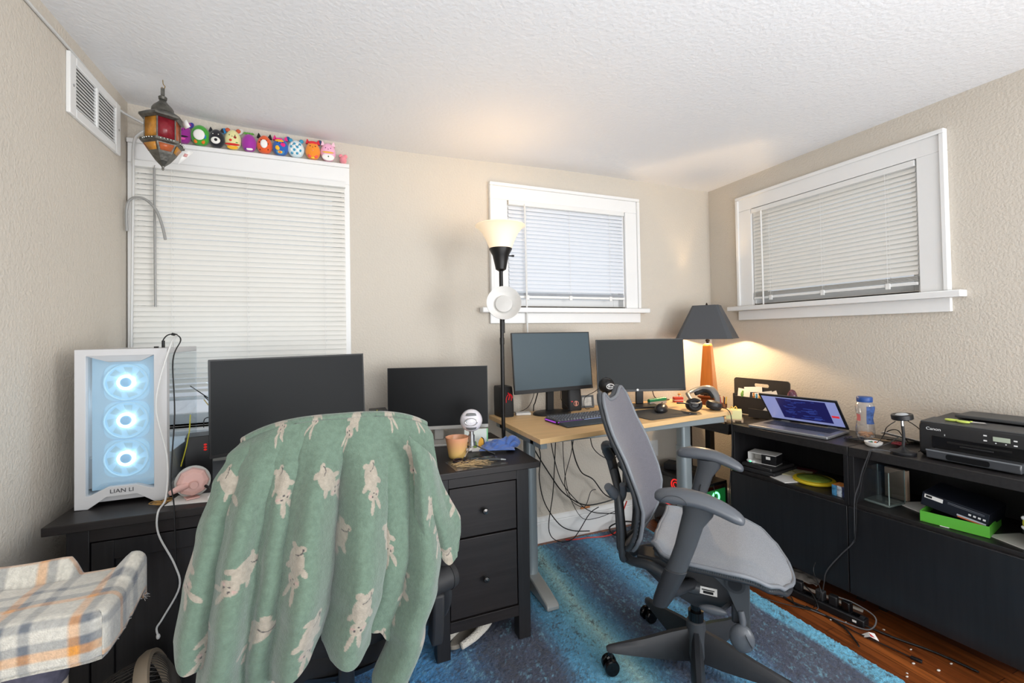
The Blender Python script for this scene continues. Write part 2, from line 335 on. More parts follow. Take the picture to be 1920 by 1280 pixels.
# air vent
vt = T('air_vent', 'white louvred metal return air vent high on the left wall', 'vent', (XL, 2.32, 2.3))
m_ = M(); a, b_, c, d = -.215, .215, -.11, .118
m_.box(0, .014, a, a+.045, c, d).box(0, .014, b_-.045, b_, c, d).box(0, .014, a+.045, b_-.045, c, c+.035).box(0, .014, a+.045, b_-.045, d-.03, d).box(0, .014, -.008, .008, c+.035, d-.03)
P('frame', m_, whitepl, vt, bevel=.003)
P('backing', M().box(.0005, .002, a+.02, b_-.02, c+.02, d-.02), mat('vent_dark', (128, 127, 125), .8), vt)
m_ = M()
for sgn in (-1, 1):
    for k in range(12):
        z = c+.040+k*.0138; y0, y1 = (a+.045, -.008) if sgn < 0 else (.008, b_-.045)
        m_.prism([(.0035, z+.0118), (.0048, z+.0123), (.0105, z), (.0092, z-.0005)], y0, y1, 'Y')
P('louvres', m_, whitepl, vt)
for y in (a+.022, b_-.022): P('screw', M().cyl((.013, y, 0), (.016, y, 0), .005, seg=10), chrome, vt)
# ------------------------------------------------------------------ black writing desk with door cabinet and file drawers
ZT = .785
dk = T('pedestal_desk', 'black-brown wooden desk with a door on the left and two file drawers on the right', 'desk', (.03, 2.14, 0))
def L_(x): return x-.03
F0 = 1.835-2.14
P('desktop', M().box(L_(-.815), L_(.868), 1.812-2.14, 2.468-2.14, ZT-.028, ZT), black_wood, dk, bevel=.003)
def pedestal(x0, x1, parent, drawers):
    bk_ = 2.44-2.14
    for x in (x0, x1-.057):
        for y in (F0, bk_-.057): P('leg', M().box(x, x+.057, y, y+.057, .0105, ZT-.028), black_woodv, parent, bevel=.002)
    P('side_panel', M().box(x0+.012, x0+.026, F0+.057, bk_-.057, .11, ZT-.028), black_woodv, parent)
    P('side_panel', M().box(x1-.026, x1-.012, F0+.057, bk_-.057, .11, ZT-.028), black_woodv, parent)
    P('back_panel', M().box(x0+.057, x1-.057, bk_-.02, bk_-.01, .11, ZT-.028), black_woodv, parent)
    P('top_rail', M().box(x0+.057, x1-.057, F0, F0+.03, ZT-.072, ZT-.028), black_wood, parent, bevel=.001)
    P('bottom_rail', M().box(x0+.057, x1-.057, F0, F0+.03, .115, .160), black_wood, parent, bevel=.001)
xa, xb = L_(.399), L_(.821)
pedestal(xa, xb, dk, 1)
for z0, z1, kz in ((.498, .708, .603), (.166, .491, .315)):
    dr = P('drawer', M().box(xa+.060, xb-.060, F0+.003, F0+.4, z0, z1), black_wood, dk, bevel=.002)
    P('knob', M().at(((xa+xb)/2, F0+.003, kz), (90, 0, 0)).lathe([(.0045, 0), (.0045, .012), (.008, .014), (.0125, .018), (.0135, .023), (.011, .028), (0, .03)], 20), mat('dark_nickel', (120, 118, 116), .25, metal=1), dr)
xc, xd = L_(-.765), L_(-.28)
pedestal(xc, xd, dk, 0)
dr = P('door', M().box(xc+.060, xc+.118, F0+.003, F0+.022, .166, .708).box(xd-.118, xd-.060, F0+.003, F0+.022, .166, .708).box(xc+.118, xd-.118, F0+.003, F0+.022, .648, .708).box(xc+.118, xd-.118, F0+.003, F0+.022, .166, .23).box(xc+.118, xd-.118, F0+.011, F0+.018, .23, .648), black_woodv, dk, bevel=.0015)
P('knob', M().at((xd-.09, F0+.003, .5), (90, 0, 0)).lathe([(.0045, 0), (.0045, .012), (.0125, .018), (.0135, .023), (.011, .028), (0, .03)], 20), MATS['dark_nickel'], dr)
# ------------------------------------------------------------------ height-adjustable birch desk
ZD = .87
bd = T('standing_desk', 'birch-topped desk on grey steel T-legs along the back wall', 'desk', (1.5, 2.2, 0))
poly = [(.890, 1.852), (2.255, 2.005), (2.272, 2.03), (2.272, 2.555), (.890, 2.555)]
P('desktop', M().prism([(a-1.5, b-2.2) for a, b in poly], ZD-.024, ZD), birch_m, bd, bevel=.0015)
for lx in (.996, 2.062):
    x = lx-1.5; w_ = .033 if lx < 1.5 else .042
    lg = P('leg', M().prism(rrect(x-w_, x+w_, -.03, .05, .03), .05, .64), steel_m, bd, angle=50)
    P('inner_tube', M().prism(rrect(x-w_+.006, x+w_-.006, -.024, .044, .02), .60, ZD-.05), steel_m, lg)
    P('foot', M().loft([[(x-.033*s_, y, .0105+z*zz) for s_, z in ((1, 0), (-1, 0), (-1, 1), (1, 1))] for y, zz in ((-.245, .018), (-.235, .03), (-.1, .06), (.0, .075), (.1, .06), (.22, .03))]), alu_m, lg, bevel=.006)
for y in (-.22, .2): P('crossbar', M().box(-.585, .66, y, y+.04, ZD-.058, ZD-.0245), steel_m, bd, bevel=.003)
P('support_bar', M().box(-.585, -.55, -.3, .3, ZD-.06, ZD-.0245), steel_m, bd, bevel=.003)
# ------------------------------------------------------------------ black side table under the lamp
st = T('side_table', 'black square side table tucked in the corner, holding the lamp', 'side table', (2.42, 2.33, 0))
P('tabletop', M().box(-.17, .195, -.295, .295, .735, .782), black_woody, st, bevel=.002)
P('apron', M().box(-.16, .185, -.285, -.270, .715, .735).box(-.16, -.145, -.270, .275, .715, .735), black_woody, st)
for x, y in ((.022, .245), (.125, .135), (.125, -.285)): P('leg', M().box(x, x+.045, y, y+.045, 0, .735), black_wood, st, bevel=.002)
# ------------------------------------------------------------------ low black sideboards along the right wall (s runs along the front, t into depth)
SA = R(3.8); SO = Vector((2.24, 2.006, 0)); SS = Vector((math.sin(SA), -math.cos(SA), 0)); STn = Vector((math.cos(SA), math.sin(SA), 0)); SRZ = -86.2
def sb(s, t, z): p = SO+SS*s+STn*t; return (p.x, p.y, z)
def sideboard(s0, s1, label):
    t = T('sideboard', label, 'sideboard', sb((s0+s1)/2, .2, 0), SRZ); a = (s1-s0)/2-.001; y0 = -.2; y1 = .2
    P('top', M().box(-a, a, y0-.002, y1, .750, .792), black_woody, t, bevel=.002)
    for s_ in (-1, 1):
        xx = sorted((s_*a, s_*(a-.021))); P('side_panel', M().box(xx[0], xx[1], y0, y1, .10, .750), black_woodv, t, bevel=.001)
        for yy in (y0+.16, y1-.06): P('leg', M().box(*sorted((s_*(a-.03), s_*(a-.06))), yy, yy+.03, 0, .10), blk, t)
    P('shelf', M().box(-a+.021, a-.021, y0+.002, y1-.01, .512, .530), black_woody, t, bevel=.001)
    P('back_panel', M().box(-a+.021, a-.021, y1-.01, y1-.002, .10, .750), black_woodv, t)
    P('bottom_panel', M().box(-a+.021, a-.021, y0+.01, y1-.01, .10, .116), black_woody, t)
    P('door', M().box(-a+.0005, a-.0005, y0-.019, y0-.002, .108, .514), mat('black_door_foil', (24, 23, 25), .4, bump=.06, bscale=60, bdist=.0006, var=.3, vscale=14, stretch=(6, 6, .25), coat=.35, crough=.22), t, bevel=.0015)
    return t
sideboard(0, .633, 'black wood-grain sideboard under the laptop')
sideboard(.634, 1.268, 'black wood-grain sideboard under the printer')
# ------------------------------------------------------------------ rug
def rugcol(x, y):
    w_ = x + .035*noise.noise(Vector((x*2, y*2.2, 3))) + .05*math.sin(y*1.3+.4)
    tab = [(-.9, (52, 124, 176)), (-.2, (56, 138, 190)), (.1, (40, 108, 160)), (.35, (48, 128, 178)), (.55, (38, 86, 122)), (.66, (28, 38, 62)), (.86, (32, 46, 72)), (.94, (64, 136, 168)), (1.02, (80, 150, 178)), (1.08, (112, 170, 182)),
           (1.14, (176, 206, 200)), (1.19, (104, 164, 182)), (1.24, (56, 112, 146)), (1.33, (32, 48, 76)), (1.42, (42, 76, 108)), (1.52, (80, 152, 190)), (1.60, (108, 178, 210)), (1.65, (74, 110, 140)), (1.70, (46, 54, 80)), (1.85, (48, 54, 76)), (1.95, (42, 54, 80)), (1.975, (90, 164, 190)), (2.03, (98, 172, 198))]
    for (a, c), (b, e) in zip(tab, tab[1:]):
        if w_ <= b: t = max(0, (w_-a)/(b-a)); return tuple(c[i]+(e[i]-c[i])*t for i in range(3))
    return tab[-1][1]
RX0, RX1, RY0, RY1 = -.55, 2.02, -.3, 2.60
nu, nv = 420, 460
m_ = M(); nz = []; cols = []
for j in range(nv+1):
    for i in range(nu+1):
        x = RX0+(RX1-RX0)*i/nu; y = RY0+(RY1-RY0)*j/nv
        e = min(i, nu-i, j, nv-j); z = .007+.003*noise.noise(Vector((x*9, y*9, 0)))+random.uniform(-.0028, .0028)
        if e == 0: z = .001
        m_.v.append(Vector((x+random.uniform(-.002, .002), y+random.uniform(-.002, .002), z)))
        c = rugcol(x, y); k = random.uniform(-1, 1); n1 = noise.noise(Vector((x*20, y*9, 1))); n2 = noise.noise(Vector((x*60, y*34, 5))); n3 = noise.noise(Vector((x*4, y*1.4, 8)))
        L0 = [q_*w3_ for q_, w3_ in zip(lin(c), (1.25, 1.5, 1.62))]; t = n1*.8+n2*.9+k*.55+n3*.5
        dk_n = lin((30, 40, 58)); lt_n = lin((130, 200, 226)); f_ = max(0, min(1, (-t-.35)*1.6))*.75; g_ = max(0, min(1, (t-.40)*1.6))*.55
        c = [L0[i_]*(1-f_)+dk_n[i_]*f_ for i_ in range(3)]; c = [c[i_]*(1-g_)+lt_n[i_]*g_ for i_ in range(3)]; q = 1+.15*k
        cols += [c[0]*q, c[1]*q, c[2]*q, 1]
w_ = nu+1
m_.f = [(j*w_+i, j*w_+i+1, (j+1)*w_+i+1, (j+1)*w_+i) for j in range(nv) for i in range(nu)]
rug_m = mat('rug_pile', rough=.95, attr='Col', bump=1, bscale=420, bdist=.008, var=.35, vscale=330, sheen=.3)
rug = S('area_rug', m_, rug_m, 'shaggy blue rug with dark navy and pale streaks under the desks', 'rug', smooth=True, angle=180)
a = rug.data.color_attributes.new('Col', 'FLOAT_COLOR', 'POINT'); a.data.foreach_set('color', cols)
# ------------------------------------------------------------------ floor lamp (torchiere with side reading light)
glow_sh = mat('frosted_lamp_glass', (240, 224, 200), .45, emit=(255, 222, 176), es=.38)
fl = T('floor_lamp', 'black torchiere floor lamp with a lit frosted uplight shade and white side cup', 'floor lamp', (.855, 2.225, 0))
blk_m = mat('black_enamel_metal', (24, 23, 23), .35, metal=.3)
P('base', M().lathe([(.118, 0), (.12, .012), (.1, .022), (.03, .03), (.012, .045)], 36), blk_m, fl)
P('pole', M().cyl((0, 0, .03), (0, 0, 1.70), .0105, seg=16), blk_m, fl)
P('pole_coupler', M().cyl((0, 0, 1.30), (0, 0, 1.335), .0125, seg=14), blk_m, fl)
sk = P('socket_cup', M().lathe([(.012, 1.69), (.028, 1.70), (.034, 1.73), (.044, 1.775), (.061, 1.806), (.061, 1.812), (.03, 1.812)], 32), blk_m, fl)
P('switch_knob', M().cyl((.04, 0, 1.775), (.062, -.005, 1.775), .0035, seg=8).cyl((.062, -.005, 1.775), (.074, -.006, 1.775), .0055, seg=10), blk_m, sk)
prof = [(.058, 1.808), (.066, 1.83), (.078, 1.86), (.096, 1.895), (.122, 1.926), (.134, 1.932), (.131, 1.937), (.118, 1.933), (.092, 1.902), (.074, 1.866), (.062, 1.833), (.055, 1.815)]
P('lamp_shade', M().lathe([(r_, z) for r_, z in prof], 48, cap=False), glow_sh, fl)
P('bulb', M().ell((0, 0, 1.86), (.028, .028, .036), 16, 10), mat('lit_bulb', (255, 240, 210), .5, emit=(255, 215, 150), es=14), fl)
# side reading light: white cup seen from its face
rl = P('reading_light', M().at((-.004, -.045, 1.510), (76, 0, -20)).lathe([(.034, -.05), (.04, -.045), (.05, -.02), (.075, .01), (.091, .03), (.090, .033), (.072, .014), (.045, -.012), (.0, -.02)], 40), mat('frosted_white_cup', (224, 222, 218), .5), fl)
P('hub', M().at((-.004, -.045, 1.510), (76, 0, -20)).lathe([(.04, -.006), (.044, .004), (.044, .010), (.03, .014), (0, .015)], 32), mat('frosted_hub', (200, 198, 194), .5), rl)
P('gooseneck', M().tube([(.006, .004, 1.40), (.012, .0, 1.44), (.006, .012, 1.49), (-.004, -.0, 1.505)], .006, 8), blk_m, fl)
P('clamp', M().cyl((.008, 0, 1.36), (.008, 0, 1.42), .009, seg=12), blk_m, fl)
point('floor_lamp_light', (.855, 2.225, 1.925), 1.5, (1, .72, .42), .04)
# ------------------------------------------------------------------ table lamp
LO = (0, 0, -.038)
tl = T('table_lamp', 'table lamp with dark grey square shade on an amber wooden obelisk base', 'table lamp', (2.462, 2.385, .783), 0)
amber = mat('amber_wood', (196, 112, 44), .3, var=.12, vscale=10, stretch=(5, 5, .5), coat=.3)
amber2 = mat('dark_amber_wood', (140, 66, 26), .35, var=.15, vscale=10)
def frus(m_, r0, z0, r1, z1, rz=0, k=4):
    rings = []
    for r_, z in ((r0, z0), (r1, z1)):
        rings.append([(r_*math.cos(R(rz+45+90*i)), r_*math.sin(R(rz+45+90*i)), z) for i in range(4)])
    return m_.loft(rings)
rz = 28
P('pedestal_base', frus(frus(frus(frus(M(), .075, .038, .075, .06, rz), .062, .06, .06, .135, rz), .085, .15, .085, .16, rz), .06, .135, .085, .15, rz), amber2, tl, bevel=.003, smooth=False, loc=LO)
m_ = M()
for i in range(9):
    for k, (sx_, sy_) in enumerate(((1, 0), (0, 1), (-1, 0), (0, -1))):
        u = -.04+.08*i/8; q = (sx_*.042+(-sy_)*u, sy_*.042+sx_*u); c_, s_ = math.cos(R(rz)), math.sin(R(rz))
        if k in (2, 3, 0): m_.ell((q[0]*c_-q[1]*s_, q[0]*s_+q[1]*c_, .172), (.006, .006, .011), 8, 6)
P('bead_collar', m_, mat('dark_bronze_beads', (52, 34, 24), .3, metal=.5), tl, loc=LO)
P('obelisk', frus(frus(M(), .068, .183, .037, .508, rz), .037, .508, .024, .522, rz), amber, tl, bevel=.003, smooth=False, loc=LO)
P('neck', M().cyl((0, 0, .515), (0, 0, .62), .009, seg=12).cyl((0, 0, .535), (0, 0, .55), .014, seg=12), mat('dark_bronze', (48, 36, 28), .35, metal=.8), tl, loc=LO)
shade_m = mat('dark_grey_shade', (74, 76, 80), .55, bump=.2, bscale=600, bdist=.001)
m_ = M(); r0, r1 = .235, .107; cut = .82
def ring8(r_, z, rz=2):
    pts = []
    for i in range(4):
        for s_ in (-1, 1):
            a = R(rz+45+90*i+s_*4.5); pts.append((r_*math.cos(a), r_*math.sin(a), z))
    return pts
m_.loft([ring8(r0, .558, 34), ring8(r1, .785, 34)], cap=False)
P('lamp_shade', m_, shade_m, tl, solid=.004, smooth=False, loc=LO)
P('shade_trim', M().tube(ring8(r0, .558, 34), .004, 6, smooth=False, closed=True).tube(ring8(r1, .785, 34), .003, 6, smooth=False, closed=True), shade_m, tl, loc=LO)
P('harp', M().tube([(0, 0, .6), (.05, 0, .65), (.05, 0, .74), (0, 0, .79)], .0025, 6).tube([(0, 0, .6), (-.05, 0, .65), (-.05, 0, .74), (0, 0, .79)], .0025, 6).lathe([(.006, .785), (.008, .795), (.003, .806), (0, .808)], 12), MATS['dark_bronze'], tl, loc=LO)
P('bulb', M().ell((0, 0, .665), (.03, .03, .04), 16, 10), MATS['lit_bulb'], tl, loc=LO)
point('table_lamp_light', (2.462, 2.385, .745+.63), 44, (1, .68, .36), .03)
# ------------------------------------------------------------------ monitors
def monitor(name, label, left, right, zt, zb, tilt, scr_m, chin=.012, bez=.006, foot='rect', stand_w=.05, base_z=.785, chin_m=None, depth=.03, base_d=.18, base_w=.22, behind=.07, neck_off=0):
    a, b = Vector(left), Vector(right); w = (b-a).length; yaw = math.degrees(math.atan2(b.y-a.y, b.x-a.x)); c = (a+b)/2
    t = T(name, label, 'monitor', (c.x, c.y, base_z), yaw); h = zt-zb; z0 = zb-base_z
    def loc(q): q.at((0, 0, z0+h/2), (tilt, 0, 0)); return q
    P('housing', loc(M()).prism(rrect(-w/2, w/2, -h/2, h/2, .004), .004, depth*.45, 'Y').prism(rrect(-w/2*.7, w/2*.7, -h/2*.7, h/2*.6, .02), depth*.45, depth, 'Y'), blk, t, bevel=.002)
    P('bezel', loc(M()).box(-w/2, w/2, .001, .005, h/2-bez, h/2).box(-w/2, -w/2+bez, .001, .005, -h/2+chin, h/2-bez).box(w/2-bez, w/2, .001, .005, -h/2+chin, h/2-bez), blk, t)
    P('screen', loc(M()).box(-w/2+bez, w/2-bez, .002, .0045, -h/2+chin, h/2-bez), scr_m, t, smooth=False)
    P('chin', loc(M()).box(-w/2, w/2, .0, .0055, -h/2, -h/2+chin), chin_m or blk, t, bevel=.001)
    nm = chin_m or blk
    st_ = P('stand', M().bar((neck_off, behind*.75, .012), (neck_off, behind*.6, z0+h*.42), stand_w, .02, up=(0, 1, 0)), nm, t, bevel=.004)
    if foot == 'rect': P('base', M().prism(rrect(-base_w/2+neck_off, base_w/2+neck_off, -base_d*.6, base_d*.45, .02), 0, .012), nm, t, bevel=.003)
    else: P('base', M().lathe([(base_w/2, 0), (base_w/2, .006), (base_w/2-.006, .012), (base_w/2*.5, .016), (.03, .02)], 40, sy=.72, c=(neck_off, behind*.4, 0)), nm, t)
    return t, z0, h, w
big = monitor('monitor', 'large blank monitor behind the draped green blanket', (-.417, 1.985, 0), (.152, 2.187, 0), 1.275, .905, -3, scr, foot='rect', base_z=ZT, base_w=.26)
silver = mat('silver_plastic', (168, 166, 162), .4, metal=.3)
mon = monitor('monitor', 'black-screened monitor with silver chin between the big monitor and the floor lamp', (.281, 2.405, 0), (.790, 2.283, 0), 1.186, .857, -1, scr_d, chin=.018, base_z=ZT, chin_m=silver, bez=.003, base_d=.14, behind=.05)
ac, z0, h, w = monitor('monitor', 'monitor reflecting bluish light at the left of the birch desk', (.972, 2.36, 0), (1.53, 2.425, 0), 1.362, 1.008, -5, mat('screen_off_reflection', (70, 84, 92), .5, spec=.4), chin=.022, base_z=ZD, foot='round', base_w=.25, behind=.075, bez=.005)  # reflected light put into the screen's raised bluish base colour
text('logo', 'acer', .017, lettering, ac, (-.0, -.014, z0+.010), (85, 0, 0))
hp, z0, h, w = monitor('monitor', 'dark blank monitor at the right of the birch desk beside the table lamp', (1.605, 2.475, 0), (2.162, 2.292, 0), 1.309, .968, -4, mat('grey_screen_off', (38, 42, 44), .5, spec=.25), chin=.016, base_z=ZD, base_w=.2, base_d=.15, behind=.06)
P('logo', M().at((-.03, -.013, z0+.012), (86, 0, 0)).lathe([(.0075, 0), (.0075, .0006), (0, .0006)], 20), lettering, hp)
# ------------------------------------------------------------------ white computer tower
tw_w, tw_d, tw_h = .255, .39, .538
ct = T('computer_tower', 'white glass-sided computer tower with three lit fans at the left end of the black desk', 'computer tower', (-.6625, 2.14, ZT))
wm = mat('white_case_paint', (196, 196, 197), .4)
x0, x1, y0, y1 = -tw_w/2, tw_w/2, -.195, .195
def front_frame():
    # frame of the front with bevelled inner edges and stepped feet line
    m_ = M(); o = [(x0, .002), (x0+.035, -.0), (x0+.085, .035), (x1-.085, .035), (x1-.035, .0), (x1, .002), (x1, tw_h), (x0, tw_h)]
    i = [(x0+.03, .045), (x0+.04, .045), (x0+.088, .068), (x1-.088, .068), (x1-.045, .050), (x1-.038, .05), (x1-.038, tw_h-.04), (x0+.03, tw_h-.028)]
    i[6] = (x1-.038, tw_h-.022); i[7] = (x0+.03, tw_h-.022)
    n = 8; vs = [(a, y0, b) for a, b in o]+[(a, y0+.0, b) for a, b in i]+[(a, y0+.03, b) for a, b in o]+[(a, y0+.022, b) for a, b in i]
    fs = []
    for k in range(n):
        j = (k+1) % n; fs += [(k, j, n+j, n+k), (n+k, n+j, 3*n+j, 3*n+k), (k, 2*n+k, 2*n+j, j), (2*n+k, 3*n+k, 3*n+j, 2*n+j)]
    return m_.add(vs, fs)
P('front_frame', front_frame(), wm, ct, bevel=.0015, smooth=False)
P('lip', M().loft([[(x0+.03, y0+.001, tw_h-.022), (x1-.038, y0+.001, tw_h-.022), (x1-.085, y0+.02, tw_h-.045), (x0+.085, y0+.02, tw_h-.045)], [(x0+.03, y0+.018, tw_h-.022), (x1-.038, y0+.018, tw_h-.022), (x1-.085, y0+.03, tw_h-.045), (x0+.085, y0+.03, tw_h-.045)]]), wm, ct, smooth=False)
P('top_panel', M().box(x0, x1, y0+.03, y1, tw_h-.02, tw_h), wm, ct, bevel=.002)
P('bottom_panel', M().box(x0, x1, y0+.03, y1, .012, .045), wm, ct, bevel=.002)
P('left_side_panel', M().box(x0, x0+.004, y0+.03, y1, .045, tw_h-.02), wm, ct)
P('back_panel', M().box(x0+.004, x1-.004, y1-.006, y1, .045, .15).box(x0+.004, x0+.03, y1-.006, y1, .15, tw_h-.02), wm, ct)
P('power_shroud', M().box(x0+.006, x1-.008, y0+.07, y1-.01, .05, .155), wm, ct, bevel=.002)
tglass = bpy.data.materials.new('clear_panel_glass'); tglass.use_nodes = True; nt = tglass.node_tree; nt.nodes.clear()
o_ = nt.nodes.new('ShaderNodeOutputMaterial'); tr = nt.nodes.new('ShaderNodeBsdfTransparent'); tr.inputs[0].default_value = (.90, .92, .93, 1); gl = nt.nodes.new('ShaderNodeBsdfGlossy'); gl.inputs['Roughness'].default_value = .03
ms = nt.nodes.new('ShaderNodeMixShader'); ms.inputs[0].default_value = .10; nt.links.new(tr.outputs[0], ms.inputs[1]); nt.links.new(gl.outputs[0], ms.inputs[2]); nt.links.new(ms.outputs[0], o_.inputs[0])
P('glass_side_panel', M().box(x1-.004, x1, y0+.034, y1-.002, .045, tw_h-.02), tglass, ct, smooth=False)
P('front_filter', M().box(x0+.03, x1-.038, y0+.045, y0+.048, .05, tw_h-.022), mat('case_glow_sheet', (176, 200, 214), .6, emit=(140, 180, 208), es=.36), ct, smooth=False)  # fan glow inside the case put into this sheet's colour and emission
P('front_glass', M().box(x0+.03, x1-.038, y0+.016, y0+.018, .045, tw_h-.022), tglass, ct, smooth=False)
cool = mat('fan_frame_lit', (176, 206, 222), .5, emit=(150, 200, 230), es=.4)
ringm = mat('fan_ring_glow', (255, 255, 255), .5, emit=(215, 240, 255), es=7)
blade_m = mat('fan_blades', (168, 196, 208), .5, emit=(140, 185, 208), es=.34)
for k, zc in enumerate((.420, .287, .154)):
    cx = .001; fy = y0+.034
    fn_ = P('fan', M().prism(rrect(cx-.064, cx+.064, zc-.064, zc+.064, .03, 6), fy+.006, fy+.010, 'Y').torus((cx, fy, zc), .0625, .0035, 'Y', 40, 8), cool, ct)
    m_ = M()
    for q in range(7):
        a = 2*PI*q/7; pts = []
        for r_, da, dy in ((.024, 0, 0), (.055, .35, 0), (.055, .85, .004), (.024, .6, .004)):
            pts.append((cx+r_*math.cos(a+da), fy+dy, zc+r_*math.sin(a+da)))
        m_.add(pts, [(0, 1, 2, 3)])
    P('blades', m_, blade_m, fn_, smooth=False)
    P('hub', M().at((cx, fy+.002, zc), (90, 0, 0)).lathe([(.018, 0), (.018, .007), (.014, .01), (0, .01)], 28), mat('fan_hub', (140, 178, 205), .5, emit=(120, 170, 205), es=.45), fn_)
    P('light_ring', M().torus((cx, fy-.004, zc), .0215, .0045, 'Y', 36, 8), ringm, fn_)
text('logo', 'LIAN LI', .019, mat('grey_print', (70, 70, 74), .5), ct, (.0, y0-.001, .052), (90, 0, 0), sx=1.1)
P('port_row', M().box(x0+.2, x0+.212, y0+.06, y0+.07, tw_h, tw_h+.006), blk, ct)
point('tower_inner_light', (-.66, 2.2, 1.12), .9, (.6, .82, 1), .05)
# cables rising off the tower
yt = 2.02
S('cable', M().tube([(-.566, yt, 1.33), (-.566, yt, 1.352), (-.552, yt, 1.37), (-.53, yt, 1.372), (-.51, yt-.01, 1.35), (-.505, 1.9, 1.28), (-.49, 1.86, 1.1), (-.485, 1.80, .9), (-.475, 1.795, .8), (-.47, 1.795, .6), (-.46, 1.8, .3), (-.45, 1.8, .02)], .0022, 6).cyl((-.566, yt, 1.324), (-.566, yt, 1.350), .005, seg=10).cyl((-.54, yt, 1.374), (-.524, yt, 1.369), .005, seg=10), dark_cable, 'black cable plugged into the top of the white tower and hanging over the desk', 'cable')
S('cable', M().tube([(-.534, yt+.006, 1.324), (-.534, yt, 1.352), (-.526, yt, 1.368), (-.515, 1.92, 1.34), (-.545, 1.90, 1.2), (-.55, 1.895, 1.1), (-.52, 1.89, .95), (-.515, 1.86, .82), (-.52, 1.80, .79), (-.518, 1.798, .72), (-.47, 1.78, .62), (-.455, 1.77, .55), (-.50, 1.775, .46), (-.518, 1.78, .43), (-.516, 1.782, .405)], .003, 6).ell((-.515, 1.782, .40), (.006, .006, .009), 8, 6), white_cable, 'white cable looping down in front of the black desk beside the green blanket', 'cable')
# ------------------------------------------------------------------ grey mesh task chair (local: +y is the way it faces, x>0 is its right side, nearest the camera)
tc_ = T('office_chair', 'grey mesh ergonomic office chair with curved armrests, facing the black sideboard', 'office chair', (1.328, 1.378, .010), -139.3)
gpl = mat('graphite_plastic', (60, 63, 67), .42, bump=.15, bscale=500, bdist=.0006)
gpl_d = mat('dark_graphite_plastic', (42, 44, 48), .45, bump=.15, bscale=500, bdist=.0006)
armm = mat('armrest_soft_plastic', (82, 86, 92), .32, bump=.1, bscale=500, bdist=.0004)
rim_m = mat('seat_rim', (112, 116, 122), .5)
def mesh_fabric(name, c1, c2, sc_):
    m = bpy.data.materials.new(name); m.use_nodes = True; nt = m.node_tree; N = nt.nodes; L = nt.links; b = N['Principled BSDF']
    tcn = N.new('ShaderNodeTexCoord'); ck = N.new('ShaderNodeTexVoronoi'); ck.inputs['Scale'].default_value = sc_; L.new(tcn.outputs['Object'], ck.inputs['Vector'])
    rr = N.new('ShaderNodeValToRGB'); rr.color_ramp.elements[0].color = (*lin(c2), 1); rr.color_ramp.elements[1].color = (*lin(c1), 1); rr.color_ramp.elements[0].position = .25; rr.color_ramp.elements[1].position = .6
    L.new(ck.outputs['Distance'], rr.inputs[0]); L.new(rr.outputs[0], b.inputs['Base Color']); b.inputs['Roughness'].default_value = .65; b.inputs['Sheen Weight'].default_value = .25
    bm = N.new('ShaderNodeBump'); bm.inputs['Strength'].default_value = .5; bm.inputs['Distance'].default_value = .001; L.new(ck.outputs['Distance'], bm.inputs['Height']); L.new(bm.outputs[0], b.inputs['Normal']); return m
back_mesh = mesh_fabric('chair_back_mesh', (100, 99, 108), (72, 71, 80), 420)
seat_mesh = mesh_fabric('chair_seat_mesh', (128, 133, 141), (92, 97, 105), 520)
# five star base: arm directions are world angles; convert to local
P('hub', M().lathe([(.030, .045), (.038, .06), (.042, .09), (.038, .15), (.035, .205), (.03, .21)], 28), gpl, tc_)
for k, wa in enumerate((11.4, 83.4, 155.4, 227.4, 299.4)):
    a = R(wa+139.3); dx, dy = math.cos(a), math.sin(a); sx_, sy_ = -dy, dx
    rings = []
    for r_, zb, zt_, w0 in ((.022, .062, .180, .022), (.10, .066, .164, .026), (.20, .074, .136, .023), (.31, .083, .112, .019), (.342, .085, .105, .016), (.352, .088, .100, .010)):
        rings.append([(dx*r_-sx_*w0, dy*r_-sy_*w0, zb), (dx*r_+sx_*w0, dy*r_+sy_*w0, zb), (dx*r_+sx_*w0*.8, dy*r_+sy_*w0*.8, (zb+zt_*2)/3), (dx*r_+sx_*w0*.35, dy*r_+sy_*w0*.35, zt_), (dx*r_-sx_*w0*.35, dy*r_-sy_*w0*.35, zt_), (dx*r_-sx_*w0*.8, dy*r_-sy_*w0*.8, (zb+zt_*2)/3)])
    lg = P('leg', M().loft(rings), gpl_d, tc_, angle=50)
    ca = R(wa+139.3+(60, 10, 100, 30, -40)[k]); ux, uy = math.cos(ca), math.sin(ca); c0 = (dx*.338, dy*.338)
    m_ = M().cyl((c0[0], c0[1], .045), (c0[0], c0[1], .092), .009, seg=12)
    m_.tube([(c0[0]-ux*.004, c0[1]-uy*.004, .055), (c0[0], c0[1], .062), (c0[0]+uy*.012, c0[1]-ux*.012, .055)], .008, 8)
    for s_ in (-1, 1):
        p = Vector((c0[0]+ux*.009*s_, c0[1]+uy*.009*s_, .0295)); q = p+Vector((ux, uy, 0))*.021*s_
        m_.tube([p, p+(q-p)*.15, p+(q-p)*.8, q], [.0265, .0295, .0295, .0265], 24, smooth=False)
    P('caster', m_, blk_gl, lg, angle=30)
P('gas_column', M().cyl((0, 0, .19), (0, 0, .245), .0285, seg=28).cyl((0, 0, .245), (0, 0, .36), .019, seg=20), blk_gl, tc_)
mech = P('tilt_mechanism', M().loft([[(-w_, y, z0), (w_, y, z0), (w_*1.02, y, (z0+z1)/2), (w_*.8, y, z1), (-w_*.8, y, z1), (-w_*1.02, y, (z0+z1)/2)] for y, z0, z1, w_ in ((-.215, .415, .44, .05), (-.12, .345, .44, .062), (0, .30, .43, .075), (.06, .30, .445, .078), (.12, .335, .46, .075), (.17, .40, .475, .07))]), gpl_d, tc_, angle=50, bevel=.003)
